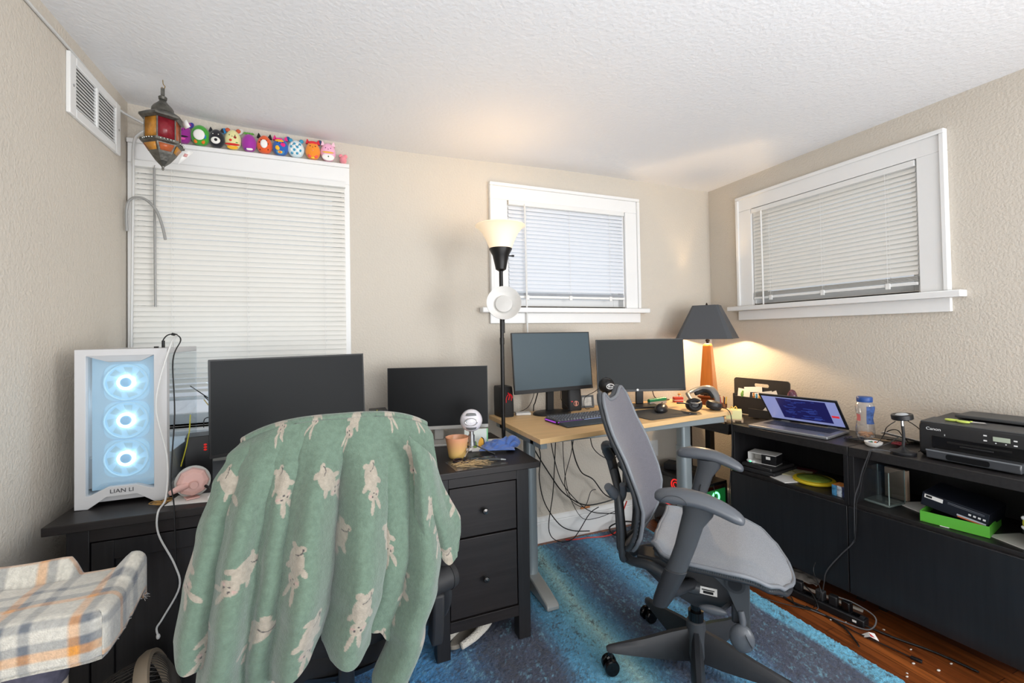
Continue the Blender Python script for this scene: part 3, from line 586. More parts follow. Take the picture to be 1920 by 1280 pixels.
P('back_carrier', M().tube([(.07, .02, .37), (.085, -.06, .385), (.08, -.15, .42), (.05, -.23, .41), (0, -.272, .40)], [.022, .022, .018, .016, .02], 12, flat=1.1).tube([(-.07, .02, .37), (-.085, -.06, .385), (-.08, -.15, .42), (-.05, -.23, .41), (0, -.272, .40)], [.022, .022, .018, .016, .02], 12, flat=1.1), gpl, tc_)
for s_ in (-1, 1):
    P('seat_support', M().loft([[(s_*.13-.011, y, z0), (s_*.13+.011, y, z0), (s_*.13+.011, y, z1), (s_*.13-.011, y, z1)] for y, z0, z1 in ((-.13, .495, .515), (-.05, .48, .515), (.02, .475, .515), (.08, .455, .515), (.12, .42, .515), (.15, .35, .515), (.175, .30, .505), (.19, .30, .49))]), gpl, tc_, angle=50, bevel=.003)
P('pivot_boss', M().cyl((.135, .145, .455), (.152, .145, .455), .032, seg=28), gpl_d, tc_)
P('pivot_socket', M().cyl((.150, .145, .455), (.154, .145, .455), .022, seg=24), blk, tc_)
P('cross_tube', M().bar((-.13, .155, .34), (.13, .155, .34), .05, .07), gpl_d, tc_, bevel=.008)
P('label', M().at((.0795, .055, .372), (0, 0, 0)).box(-.001, .001, -.032, .028, -.014, .014), paper, tc_)
P('label_print', M().box(.0808, .0812, .03, .074, .374, .378).box(.0808, .0812, .035, .07, .362, .372), ink, tc_)
P('tension_knob', M().tube([(.135, .16, .36), (.14, .165, .33), (.145, .165, .31)], [.012, .012, .010], 12).ell((.148, .162, .272), (.024, .040, .048), 28, 18), armm, tc_)
m_ = M()
for k in range(9): m_.bar((.150, .166+k*.0035, .305-k*.0055), (.1755, .176+k*.002, .292-k*.0045), .0012, .0025)
P('knob_ribs', m_, gpl_d, tc_)
P('paddle_lever', M().ell((.12, .07, .33), (.012, .048, .016), 20, 10).bar((.11, .1, .333), (.07, .13, .345), .012, .008), armm, tc_)
# seat shell
def seat_pt(u, v, off=0):
    y = -.145+.475*v; hw = sm([(0, .19), (.12, .235), (.35, .252), (.6, .258), (.8, .235), (.93, .175), (1, .10)], v); s_ = (u-.5)*2; x = hw*s_
    z = .538 - .020*math.cos(s_*PI/2)*(1-.4*v) + .012*abs(s_)**3 + .022*math.exp(-((v-.02)/.09)**2)
    z -= .10*max(0, v-.62)**1.5*3.2 + .03*max(0, abs(s_)-.75)*4*.25
    y2 = y - .028*(1-abs(s_))**1.0*max(0, (.25-v)/.25)*-1 - .035*s_*s_*max(0, v-.8)*2 + (-.018*math.cos(s_*PI)*max(0, (.2-v)/.2))
    return Vector((x, y2, z+off))
sheet = M().grid(lambda u, v: seat_pt(u, v), 36, 40); P('seat', sheet, seat_mesh, tc_, solid=.006, angle=180)
per = [(i/24, 0) for i in range(24)]+[(1, i/30) for i in range(30)]+[(1-i/16, 1) for i in range(16)]+[(0, 1-i/30) for i in range(30)]
P('seat_rim', M().tube([seat_pt(u, v, -.001) for u, v in per], .0075, 8, smooth=False, closed=True), rim_m, tc_, angle=180)
for u_ in (0, 1):
    m_ = M()
    for k in range(64):
        v = .03+.94*k/63
        p = seat_pt(u_, v); q = p+Vector((-.004 if u_ else .004, 0, -.018)); m_.bar(p, q, .0045, .006, up=(0, 1, 0))
    P('seat_edge_ribs', m_, gpl, tc_, smooth=False)
P('seat_underframe', M().tube([seat_pt(u*.94+.03, v*.96+.02, -.022) for u, v in per], .009, 8, smooth=False, closed=True), gpl_d, tc_, angle=180)
# back
ytab = [(.44, -.250), (.472, -.226), (.52, -.192), (.573, -.169), (.63, -.157), (.676, -.153), (.74, -.168), (.857, -.212), (.958, -.262), (1.08, -.305), (1.13, -.318)]
htab = [(.45, .11), (.48, .155), (.54, .19), (.63, .21), (.75, .216), (.9, .215), (1.0, .208), (1.07, .19), (1.10, .168)]
def back_pt(u, v, off=0):
    s_ = (u-.5)*2; ztop = 1.060+.036*math.exp(-((abs(s_)-.76)/.30)**2)-.03*max(0, abs(s_)-.86)*5*.5
    zbot = .455+.03*s_*s_; z = zbot+(ztop-zbot)*v; zz = .455+(1.085-.455)*v
    hw = sm(htab, zz); y = lerp(ytab, z)-lerp([(.5, .030), (.65, .046), (.85, .044), (1.0, .024), (1.1, .008)], z)*math.cos(s_*PI/2)+off
    return Vector((hw*s_, y, z))
P('backrest', M().grid(lambda u, v: back_pt(u, v), 30, 48), back_mesh, tc_, solid=.005, angle=180)
per = [(i/20, 0) for i in range(20)]+[(1, i/40) for i in range(40)]+[(1-i/30, 1) for i in range(30)]+[(0, 1-i/40) for i in range(40)]
P('back_rim', M().tube([back_pt(u, v) for u, v in per], .0075, 8, smooth=False, closed=True), rim_m, tc_, angle=180)
P('back_frame', M().tube([back_pt(u*.92+.04, v, -.016) for u, v in per], .011, 8, smooth=False, closed=True), gpl, tc_, angle=180)
P('spine', M().loft([[(-w_, y-.012, z), (w_, y-.012, z), (w_*.9, y+.014, z), (-w_*.9, y+.014, z)] for w_, y, z in ((.03, -.268, .385), (.05, -.285, .45), (.035, -.292, .56), (.03, -.300, .70), (.034, -.325, .80), (.05, -.340, .84), (.06, -.325, .87))]), gpl, tc_, bevel=.005, angle=60)
for s_ in (-1, 1):
    P('spine_arm', M().tube([(s_*.03, -.32, .82), (s_*.09, -.325, .87), (s_*.15, -.305, .90), (s_*.19, -.27, .91)], [.018, .017, .014, .012], 10), gpl, tc_)
    P('spine_brace', M().tube([(s_*.03, -.272, .40), (s_*.10, -.262, .45), (s_*.13, -.255, .56), (s_*.12, -.265, .68), (s_*.05, -.30, .77)], [.014, .013, .012, .012, .014], 10), gpl, tc_)
    P('lumbar_grip', M().tube([(s_*.06, -.275, .66), (s_*.12, -.285, .70), (s_*.155, -.30, .735)], [.020, .022, .016], 12).tube([(s_*.06, -.275, .66), (s_*.11, -.25, .70), (s_*.14, -.245, .745)], [.018, .014, .012], 10), armm, tc_)
P('lumbar_band', M().grid(lambda u, v: (lambda p: p+Vector((0, -.022, 0)))(back_pt(.12+.76*u, .30+.08*v)), 16, 3), gpl_d, tc_, solid=.008)
m_ = M()
for s_ in (-1, 1):
    for k in range(9):
        p = back_pt(.5+s_*.47, .02+k*.03, -.012); m_.ell(p, (.010, .004, .006), 8, 6)
P('perforations', m_, armm, tc_)
# arms
for s_ in (1, -1):
    X = .302*s_
    rings = []
    for y, z, hw, hh in ((-.096, .778, .010, .010), (-.09, .779, .024, .018), (-.07, .781, .034, .026), (-.03, .785, .040, .030), (.02, .785, .041, .030), (.07, .778, .038, .028), (.115, .762, .035, .026), (.15, .746, .031, .024), (.172, .735, .024, .018), (.181, .731, .010, .008)):
        rings.append([(X+hw*math.cos(2*PI*q/20), y+.25*hh*math.sin(2*PI*q/20)*(1 if y > .05 else 0), z+hh*math.sin(2*PI*q/20)*(1 if math.sin(2*PI*q/20) > 0 else .8)) for q in range(20)])
    ar = P('armrest', M().loft(rings), armm, tc_, angle=180, sub=1)
    P('arm_seam', M().tube([(X+s_*.0375, -.075, .772), (X+s_*.0405, -.05, .795), (X+s_*.0405, -.01, .797), (X+s_*.0415, .012, .776), (X+s_*.041, -.03, .768), (X+s_*.0375, -.072, .771)], .0009, 5), gpl_d, ar)
    Xp = .292*s_; rings = []
    for yc, z, wy, wx in ((.045, .762, .052, .020), (.040, .73, .047, .019), (.02, .69, .037, .018), (.0, .62, .034, .018), (-.022, .56, .033, .018), (-.035, .525, .034, .018)):
        rings.append([(Xp+wx*math.cos(2*PI*q/16), yc+wy*math.sin(2*PI*q/16), z) for q in range(16)])
    po = P('arm_post', M().loft(rings), gpl, tc_, angle=60)
    P('slot', M().bar((Xp-s_*.0172, .008, .655), (Xp-s_*.0172, -.012, .58), .003, .010, up=(1, 0, 0)), blk, po)
    rings = []
    for yc, z, wy, wx in ((-.033, .532, .037, .022), (-.055, .48, .035, .022), (-.075, .43, .032, .021), (-.088, .40, .026, .019)):
        rings.append([(Xp+wx*math.cos(2*PI*q/16), yc+wy*math.sin(2*PI*q/16), z) for q in range(16)])
    P('arm_sleeve', M().loft(rings), gpl_d, tc_, angle=60, bevel=.002)
    P('arm_bracket', M().tube([(Xp, -.06, .47), (Xp*.8, -.05, .43), (Xp*.45, -.02, .40), (Xp*.2, 0, .38)], [.022, .022, .020, .02], 10), gpl_d, tc_)
# ------------------------------------------------------------------ black task chair under the blanket (faces the black desk)
bc = T('office_chair', 'black office chair with its back to the camera, draped with the green bunny blanket', 'office chair', (.035, 1.52, .010), 0)
def star(parent, a0, rad, matl):
    P('hub', M().lathe([(.03, .08), (.032, .14), (.028, .16)], 24), matl, parent)
    for k in range(5):
        a = R(a0+72*k); dx, dy = math.cos(a), math.sin(a); lg = P('leg', M().bar((dx*.02, dy*.02, .125), (dx*rad, dy*rad, .088), .042, .045, w1=.026, h1=.022), matl, parent, bevel=.006)
        m_ = M().cyl((dx*rad, dy*rad, .04), (dx*rad, dy*rad, .085), .008, seg=10)
        for s_ in (-1, 1):
            p = Vector((dx*rad-dy*.012*s_, dy*rad+dx*.012*s_, .0285)); m_.cyl(p, p+Vector((-dy, dx, 0))*.018*s_, .0275, seg=22)
        P('caster', m_, blk, lg)
star(bc, 40, .29, blk_m)
P('gas_column', M().cyl((0, 0, .15), (0, 0, .31), .026, seg=24), blk, bc)
P('piston', M().cyl((0, 0, .31), (0, 0, .40), .014, seg=18), chrome, bc)
P('seat_plate', M().box(-.1, .1, -.11, .11, .385, .41), blk, bc, bevel=.01)
rings = []
for z, k, dyy in ((.405, .80, 0), (.42, .95, 0), (.45, 1.0, 0), (.475, 1.0, 0), (.495, .97, 0), (.505, .9, 0)):
    rings.append([(k*.245*(abs(math.cos(t))**.75)*(1 if math.cos(t) > 0 else -1), .03+k*.235*(abs(math.sin(t))**.75)*(1 if math.sin(t) > 0 else -1), z) for t in [2*PI*q/48 for q in range(48)]])
P('seat', M().loft(rings), mat('black_mesh_fabric', (20, 20, 22), .85, bump=.4, bscale=500, bdist=.001), bc, angle=60)
P('seat_shell', M().lathe([(.0, .385), (.12, .388), (.215, .402), (.232, .418), (.234, .43), (.2, .425)], 48, c=(0, .02, 0), sy=.98), blk, bc)
def bback(u, v):
    s_ = (u-.5)*2; hw = sm([(0, .17), (.25, .215), (.6, .225), (.85, .205), (1, .15)], v); return Vector((-.0+hw*s_+.0, -.245+.055*s_*s_*.9-.02*math.sin(v*PI), .52+.585*v-.03*s_*s_*v))
P('backrest', M().grid(bback, 20, 24), MATS['black_mesh_fabric'], bc, solid=.03, angle=180)
P('back_bar', M().tube([(0, -.08, .40), (0, -.20, .40), (0, -.275, .46), (0, -.295, .62), (0, -.285, .8)], [.022, .022, .02, .018, .015], 10), blk, bc)
for s_ in (1, -1):
    P('arm_upright', M().tube([(s_*.20, -.02, .42), (s_*.275, -.05, .43), (s_*.295, -.10, .50), (s_*.29, -.13, .60), (s_*.283, -.135, .70)], [.02, .022, .022, .02, .018], 10, flat=1.3), blk_soft, bc)
    P('arm_pivot', M().cyl((s_*.235, -.175, .598), (s_*.305, -.150, .598), .036, seg=28).cyl((s_*.300, -.152, .598), (s_*.318, -.146, .598), .038, .033, seg=28), blk_soft, bc)
    P('arm_link', M().loft([[(s_*(.262+.018), y-.03, z), (s_*(.262-.018), y-.03, z), (s_*(.262-.018), y+.035, z), (s_*(.262+.018), y+.035, z)] for y, z in ((-.165, .57), (-.16, .52), (-.15, .46), (-.13, .40))]), blk_soft, bc, bevel=.008)
    P('arm_pad', M().box(s_*.275-.04, s_*.275+.04, -.14, .12, .70, .725), blk_soft, bc, bevel=.01)
# ------------------------------------------------------------------ green bunny blanket: draped over that backrest
CR = random.Random(5)
def bunny(px, py):   # (px,py) in bunny units, body length about 1; returns colour class
    # head
    e = lambda cx, cy, rx, ry, a=0: (((px-cx)*math.cos(a)+(py-cy)*math.sin(a))/rx)**2+((-(px-cx)*math.sin(a)+(py-cy)*math.cos(a))/ry)**2
    if .72 < e(.02, -.52, .20, .16) < .98 and px < .02 and py > -.56: return 2
    if e(-.07, .30, .022, .03) < 1 or e(.07, .30, .022, .03) < 1 or e(0, .22, .03, .018) < 1: return 2
    if e(-.13, .25, .05, .03) < 1 or e(.13, .25, .05, .03) < 1: return 3
    if e(0, .25, .20, .16) < 1 or e(0, -.22, .24, .36) < 1 or e(-.10, .56, .062, .24, .28) < 1 or e(.11, .55, .062, .24, -.32) < 1: return 1
    if e(-.24, -.02, .07, .14, .7) < 1 or e(.24, -.02, .07, .14, -.7) < 1 or e(-.14, -.56, .10, .07) < 1 or e(.14, -.56, .10, .07) < 1: return 1
    return 0
cells = []
for j in range(-3, 7):
    for i in range(-1, 8):
        cells.append((i*.175+(j % 2)*.088+CR.uniform(-.025, .025), j*.150+CR.uniform(-.022, .022), PI+CR.choice((0, .5, -.5, .9, -.9, .2, -.3)), .086+CR.uniform(-.006, .006)))
left_t = [(0, -.205), (.05, -.232), (.14, -.258), (.30, -.284), (.46, -.302), (.62, -.312), (.80, -.320), (1, -.318)]
right_t = [(0, .262), (.05, .276), (.18, .285), (.34, .287), (.52, .285), (.64, .270), (.8, .232), (1, .180)]
hem_t = [(0, .690), (.05, .640), (.095, .628), (.115, .50), (.30, .50), (.345, .565), (.40, .592), (.46, .615), (.50, .64), (.515, .70), (.555, .70), (.572, .622), (.60, .600), (.66, .592), (.715, .594), (.735, .612), (.78, .605), (.82, .575), (.84, .50), (.88, .462), (.95, .440), (1, .430)]
ridge = [(.045, .9, .035), (.105, -.9, .016), (.17, 1.2, .035), (.245, -.5, .016), (.30, .5, .02), (.345, -.9, .014), (.43, 1.5, .050), (.535, -1.7, .032), (.645, 1.4, .058), (.735, -.3, .02), (.80, .0, .03), (.845, -.5, .02), (.915, 1.1, .042), (.985, -.4, .02)]
def bl(u, v):
    s_ = (u-.5)*2; arch = 1.139-.050*abs(s_)**3.0
    if v >= 0:
        hem = sm(hem_t, u); z = arch+(hem-arch)*v; dz = arch-z; k = min(1, dz/.66)
        xl = sm(left_t, k); xr = sm(right_t, k); x = xl+(xr-xl)*u
        amp = .112*min(1, k*1.6+.05)*min(1, k*4+.02)
        f = sum(a*math.exp(-((u-c)/w_)**2) for c, a, w_ in ridge)
        f2 = sum(-a*2*(u-c)/w_**2*math.exp(-((u-c)/w_)**2) for c, a, w_ in ridge)
        x += -.00045*f2*k+.006*k*noise.noise(Vector((u*6, k*4, 2)))
        y = 1.245-amp*(f+1.1)*.50 - .006*math.sin(k*PI) + .050*abs(s_)**2.5*(1-.5*k) + .008*noise.noise(Vector((u*7, k*5, 0)))
        if k < .08: q = (1-k/.08); y += .012*q*q
        return Vector((x, y, z))
    t = -v; xl = -.205+.02*t; xr = .262-.02*t; x = xl+(xr-xl)*u
    if t < .12: a = t/.12*PI/2; y = 1.25+.042*(1-math.cos(a))+.003; z = arch+.012*math.sin(a*2)*.6
    else:
        q = (t-.12)/.88; y = 1.300+.012*math.sin(u*30)*q; z = arch-.012-(.52+.05*math.sin(u*5))*q
    y += .050*abs(s_)**2.5
    return Vector((x, y, z))
def flap(u, v):   # loose outer fold hanging over the right edge, its lower corner curled outward
    top = 1.085-.09*u; hemz = sm([(0, .80), (.2, .755), (.45, .735), (.62, .715), (.85, .725), (1, .775)], u)
    z = top+(hemz-top)*v
    xl = .195+.030*v; xr = .272+.060*min(1, v*1.4)
    x = xl+(xr-xl)*u+.006*math.sin(v*6+u*3)
    y = 1.205-.028*math.sin(PI*min(1, v*.9+.1))*math.sin(u*PI)-.030*math.exp(-((u-.15)/.12)**2)*v+.022*math.exp(-((u-.45)/.12)**2)*v+.055*u*u*(1-v*.4)
    if v > .86: w2 = (v-.86)/.14; y -= .018*w2*math.sin(u*PI); z += .012*w2*w2
    return Vector((x, y, z))
NU, NV, NB = 460, 380, 60
vs = []; cols = []
base = lin((92, 112, 97)); cream = lin((148, 140, 127)); pinkish = lin((165, 140, 132)); dk_ = lin((62, 58, 60))
def patcol(cu_, cv_):
    c = 0
    for (bx, by, ba, bs) in cells:
        dx, dy = cu_-bx, cv_-by
        if dx*dx+dy*dy < .0095:
            px = (dx*math.cos(ba)+dy*math.sin(ba))/bs; py = (-dx*math.sin(ba)+dy*math.cos(ba))/bs
            c = bunny(px, -py)
            if c: break
    col = (base, cream, dk_, pinkish)[c]; k = 1+random.uniform(-.06, .06)
    return [col[0]*k, col[1]*k, col[2]*k, 1]
m_ = M()
for j in range(-NB, NV+1):
    v = j/NV if j >= 0 else j/NB
    for i in range(NU+1):
        u = i/NU; p = bl(u, v); vs.append(p)
        cols += patcol(u*.92+.004*math.sin(p.z*30), (1.139-p.z) if v >= 0 else v*.5)
w_ = NU+1
fs_ = [(j*w_+i, j*w_+i+1, (j+1)*w_+i+1, (j+1)*w_+i) for j in range(NV+NB) for i in range(NU)]
o_n = len(vs); FU, FV = 120, 200
for j in range(FV+1):
    for i in range(FU+1):
        p = flap(i/FU, j/FV); vs.append(p); cols += patcol(.30+i/FU*.2, (1.139-p.z)+.05)
w_ = FU+1
fs_ += [(o_n+j*w_+i, o_n+j*w_+i+1, o_n+(j+1)*w_+i+1, o_n+(j+1)*w_+i) for j in range(FV) for i in range(FU)]
m_.v = vs; m_.f = fs_
fleece = mat('green_fleece', rough=.9, attr='Col', bump=.6, bscale=260, bdist=.003, sheen=.35, var=.14, vscale=90)
blk_t = S('blanket', m_, fleece, 'pale green fleece blanket with cream bunnies draped over the black office chair', 'blanket', solid=.011, angle=180)
a = blk_t.data.color_attributes.new('Col', 'FLOAT_COLOR', 'POINT'); a.data.foreach_set('color', cols)
# stitched hem
# ------------------------------------------------------------------ helpers for small things
def colmat(c, r=.5, **k): return mat('colour_%d_%d_%d_%d' % (*c, int(r*100)), c, r, **k)
# ------------------------------------------------------------------ metal lantern hanging from the ceiling
lx, ly = -.650, 2.322; zc_ = ceilz(lx, ly)
LS = .875; LZ = zc_-.435*LS
ln = T('hanging_lantern', 'metal lantern with red and amber glass panes hanging from a ceiling hook', 'lantern', (lx, ly, LZ), 16); ln.scale = (LS, LS, LS)
tin = mat('aged_tin', (104, 102, 96), .42, metal=.75, bump=.5, bscale=90, bdist=.002, var=.35, vscale=40)
red_g = mat('red_stained_glass', (128, 34, 44), .25, var=.25, vscale=25, bump=.3, bscale=60)
amb_g = mat('amber_stained_glass', (190, 130, 52), .25, var=.3, vscale=25, bump=.3, bscale=60)
org_g = mat('orange_stained_glass', (178, 92, 52), .25, var=.25, vscale=25, bump=.3, bscale=60)
P('ceiling_hook', M().tube([(0, 0, .437), (.002, 0, .415), (.009, 0, .405), (.004, 0, .393), (-.004, 0, .399)], .0018, 6), mat('brass', (170, 140, 70), .3, metal=1), ln)
def hexring(r, z, a0=12): return [(r*math.cos(R(a0+60*i)), r*math.sin(R(a0+60*i)), z) for i in range(6)]
P('hanging_loop', M().box(-.008, .008, -.003, .003, .345, .395), tin, ln, bevel=.002)
P('cap', M().lathe([(.016, .335), (.018, .348), (.014, .352), (.014, .330), (.022, .318), (.036, .303), (.044, .290), (.046, .27)], 24), tin, ln)
P('roof', M().loft([hexring(.046, .272), hexring(.066, .262), hexring(.094, .243), hexring(.094, .233), hexring(.078, .226)]), tin, ln, smooth=False)
P('lower_tray', M().loft([hexring(.074, .128), hexring(.090, .124), hexring(.090, .112), hexring(.076, .106), hexring(.052, .062), hexring(.030, .030), hexring(.008, .008), hexring(.004, -.0)]), tin, ln, smooth=False)
P('finial', M().lathe([(.003, -.012), (.006, -.004), (.003, .002), (.005, .008)], 12), tin, ln)
for i in range(6):
    a0_, a1_ = R(12+60*i), R(72+60*i); p0 = Vector((math.cos(a0_), math.sin(a0_), 0)); p1 = Vector((math.cos(a1_), math.sin(a1_), 0))
    P('post', M().bar(p0*.071+Vector((0, 0, .126)), p0*.071+Vector((0, 0, .232)), .0055, .0055, up=(1, .2, 0)), tin, ln)
    q0 = p0*.071*.97+p1*.071*.03; q1 = p0*.071*.03+p1*.071*.97
    P('glass_pane', M().add([q0+Vector((0, 0, .130)), q1+Vector((0, 0, .130)), q1+Vector((0, 0, .228)), q0+Vector((0, 0, .228))], [(0, 1, 2, 3)]), (amb_g, red_g)[(i+1) % 2] if i != 5 else org_g, ln, solid=.002)
    def hp_(u, v): p = p0*(1-u)+p1*u; r_ = .078*(1-v)+.055*v; return p*r_*1.02+Vector((0, 0, .105*(1-v)+.068*v))
    P('lower_pane', M().add([hp_(.1, .1), hp_(.9, .1), hp_(.85, .9), hp_(.15, .9)], [(0, 1, 2, 3)]), (org_g, amb_g)[i % 2], ln, solid=.003)
m_ = M()
for i in range(6):
    for k in range(5):
        a_ = R(12+60*i+30+(k-2)*9); m_.ell((.083*math.cos(a_), .083*math.sin(a_), .119), (.004, .004, .004), 6, 4)
P('studs', m_, mat('bright_tin', (150, 150, 144), .3, metal=.9), ln)
P('price_tag', M().add([(.074, -.03, .235), (.092, -.05, .245), (.108, -.048, .215), (.088, -.03, .205)], [(0, 1, 2, 3)]), paper, ln, solid=.0008)
P('paper_tag', M().add([(.055, -.04, .020), (.085, -.05, .092), (.120, -.055, .088), (.105, -.05, .07), (.062, -.04, .02)], [(0, 1, 2, 3, 4)]), paper, ln, solid=.0008)
P('tag_print', M().add([(.078, -.0505, .06), (.084, -.052, .075), (.098, -.0535, .073), (.092, -.052, .058)], [(0, 1, 2, 3)]), colmat((206, 150, 148), .8), ln, solid=.001)
# ------------------------------------------------------------------ plush toys on the head casing of window 1
ZP = W1[3]+.112
def plush(x, w_, h_, body, label, ears=None, earc=None, belly=None, bellyc=None, spots=(), shape=0, extra=None, tagc=None, eyes=True, eyec=(20, 20, 22), tilt=0):
    t = T('plush_toy', label, 'plush toy', (x, D-.030, ZP+.0005), tilt, 'plush toys on the window casing')
    bmt = colmat(body, .85, sheen=.4)
    def fn(p):
        z = p.z/(h_/2); k = 1+.10*(-z) if shape else 1.0
        if z < -.8: p = Vector((p.x, p.y, -.8*h_/2+(p.z+.8*h_/2)*.4))
        sq = 1+.12*(1-abs(z)**2); return Vector((p.x*k*sq*.93, p.y*k, p.z))
    P('body', M().ell((0, 0, h_/2-.005), (w_/2, .027, h_/2), 26, 18, fn), bmt, t, angle=180)
    def on_front(u, v):   # u,v in -1..1 on the body front
        zz = v*h_/2; rr = math.sqrt(max(.03, 1-v*v)); X = u*w_/2*rr*.98; yy = -.027*math.sqrt(max(0, 1-u*u))*rr
        return Vector((X, yy, zz+h_/2-.005))
    def patch(u, v, ru, rv, c, nm='patch', dy=.0035):
        p = on_front(u, v); P(nm, M().ell((p.x, p.y+.001, p.z), (ru*w_/2, dy, rv*h_/2), 14, 8), colmat(c, .85), t, angle=180)
    if belly: patch(belly[0], belly[1], belly[2], belly[3], bellyc, 'belly', .006)
    for q in spots: patch(*q)
    if eyes:
        for s_ in (-1, 1): patch(s_*.38, .35, .07, .055, eyec, 'eye', .004)
        patch(0, .22, .06, .04, (60, 36, 34), 'nose', .004)
    if ears == 'cat':
        for s_ in (-1, 1): P('ear', M().loft([[(s_*w_*.34+dx, dy, h_*.80) for dx, dy in ((-.011, -.006), (.011, -.006), (.011, .008), (-.011, .008))], [(s_*w_*.38+dx*.15, dy*.3, h_*1.04) for dx, dy in ((-.011, -.006), (.011, -.006), (.011, .008), (-.011, .008))]]), colmat(earc or body, .85), t, angle=60)
    if ears == 'round':
        for s_ in (-1, 1): P('ear', M().ell((s_*w_*.33, 0, h_*.93), (.011, .007, .011), 12, 8), colmat(earc or body, .85), t)
    if ears == 'leaf':
        for s_ in (-1.2, -.4, .4, 1.2): P('leaf', M().tube([(0, 0, h_*.9), (s_*.012, -.004, h_*.97), (s_*.020, -.01, h_*.92)], [.004, .006, .002], 8), colmat(earc, .85), t)
    if tagc: P('swing_tag', M().at((w_*.45, .004, h_*.93), (80, 25, 0)).lathe([(.017, 0), (.017, .0012)], 20, sx=.7), colmat(tagc, .5), t)
    if extra: extra(t, patch)
    return t
W_ = (240, 238, 232)
plush(-.650, .064, .104, (150, 36, 140), 'purple plush toy partly hidden behind the lantern', ears='round', spots=[(0, -.35, .8, .07, (20, 16, 24)), (-.1, -.55, .5, .12, (226, 90, 170))], tagc=(60, 60, 150))
plush(-.581, .080, .108, (66, 160, 50), 'round green plush toy with white belly and orange feet', belly=(0, -.05, .62, .5), bellyc=W_, spots=[(-.5, -.62, .2, .2, (228, 120, 36)), (.5, -.62, .2, .2, (228, 120, 36)), (.6, -.15, .14, .2, (36, 120, 190)), (0, .15, .2, .06, (220, 110, 170))], eyes=False)
plush(-.512, .066, .098, (26, 26, 34), 'black cat plush toy with white swirl markings', ears='cat', belly=(0, -.3, .62, .36), bellyc=W_, spots=[(.05, -.28, .3, .2, (22, 22, 28), 'patch', .008)], tagc=(40, 130, 190), eyec=W_)
plush(-.441, .070, .106, (228, 222, 160), 'cream spotted plush toy with a red scarf band', ears='round', earc=(200, 90, 60), spots=[(-.2, -.15, .2, .12, (218, 52, 44)), (.35, .15, .2, .13, (150, 50, 40)), (0, -.52, .95, .12, (206, 44, 38)), (0, -.76, .7, .2, (240, 180, 50)), (.55, -.3, .2, .05, (90, 160, 80))], tagc=(210, 208, 200))
plush(-.370, .066, .096, (158, 44, 156), 'purple beet plush toy with green leaf top', ears='leaf', earc=(96, 160, 70), spots=[(.15, -.72, .5, .14, W_), (-.4, -.72, .3, .12, (110, 60, 150))], eyes=False)
plush(-.300, .070, .100, (228, 92, 38), 'orange fox plush toy with white snout and black spots', ears='cat', earc=(30, 24, 24), belly=(0, -.05, .48, .45), bellyc=W_, spots=[(-.65, -.6, .1, .08, (24, 20, 20)), (.6, -.55, .1, .08, (24, 20, 20)), (.5, .0, .1, .08, (24, 20, 20)), (-.6, .1, .1, .08, (24, 20, 20))], shape=1)
plush(-.226, .072, .100, (38, 96, 176), 'blue and rainbow swirl plush toy between the fox and the checkered one', ears='cat', earc=(226, 52, 130), spots=[(.35, .1, .36, .22, (228, 40, 130)), (-.1, .5, .6, .14, (240, 170, 40)), (-.2, .72, .5, .12, (228, 60, 130)), (-.3, -.25, .35, .26, (240, 184, 50)), (0, -.62, .6, .3, (64, 130, 180)), (0, -.66, .42, .2, (240, 190, 60), 'patch', .006), (0, -.70, .22, .12, (236, 100, 60), 'patch', .009)], shape=1, tagc=(30, 90, 150))
chk = [(-.55+.37*i, -.55+.33*j, .17, .15, ((64, 148, 182), W_)[(i+j) % 2]) for i in range(4) for j in range(4)]
plush(-.152, .078, .096, (210, 228, 234), 'blue and white checkered plush toy', ears='round', earc=(64, 148, 182), spots=chk, eyec=(24, 40, 60))
plush(-.070, .072, .104, (240, 142, 40), 'orange star-shaped plush toy with pink feet beside the checkered one', ears='cat', earc=(216, 48, 60), spots=[(-.5, -.62, .3, .2, (236, 92, 84)), (.5, -.62, .3, .2, (236, 92, 84)), (0, -.78, .3, .12, (244, 196, 60)), (0, -.12, .14, .09, (244, 150, 90)), (0, .75, .6, .16, (214, 46, 58))], shape=1, tagc=(60, 66, 110))
plush(.006, .074, .104, (240, 176, 204), 'pink unicorn cat plush toy with white belly and golden trim', ears='cat', earc=(246, 200, 215), belly=(0, -.58, .85, .38), bellyc=W_, spots=[(0, -.12, .8, .1, (232, 180, 80)), (.05, -.55, .1, .1, (40, 90, 60), 'patch', .010)], eyec=(110, 30, 110))
plush(.083, .036, .042, (232, 142, 152), 'tiny pink plush pig at the right end of the window casing', ears='round', eyes=False)
# ------------------------------------------------------------------ cat tree platform in the foreground
fl_c = mat('plaid_fleece', rough=.95, attr='Col', bump=.7, bscale=300, bdist=.004, sheen=.6, var=.12, vscale=120)
ct2 = T('cat_tree', 'plaid fleece cat tree perch at the lower left, in front of the black desk', 'cat tree', (-.687, 1.478, 0))
def tray(u, v):
    # u left to right, v front to back; perimeter rolls down (u or v beyond 0..1)
    x0_, x1_, y0_, y1_ = -.185, .185, -.175, .185
    return x0_+(x1_-x0_)*u, y0_+(y1_-y0_)*v
def plaid(x, y):
    def band(q, ph):
        f = ((q+ph) % .15)/.15
        if f < .12: return 1
        if f < .26: return 2
        if f < .44: return 0
        if f < .56: return 2
        return 0
    a_, b_ = band(x, .02), band(y, .05); cm = {0: (205, 201, 190), 1: (222, 150, 60), 2: (104, 110, 118)}
    ca, cb = lin(cm[a_]), lin(cm[b_]); return [(ca[i]*.5+cb[i]*.5) for i in range(3)]
n_ = 90; vs = []; cols = []
prof2 = [(0, 0), (.03, .0), (.10, 0)]
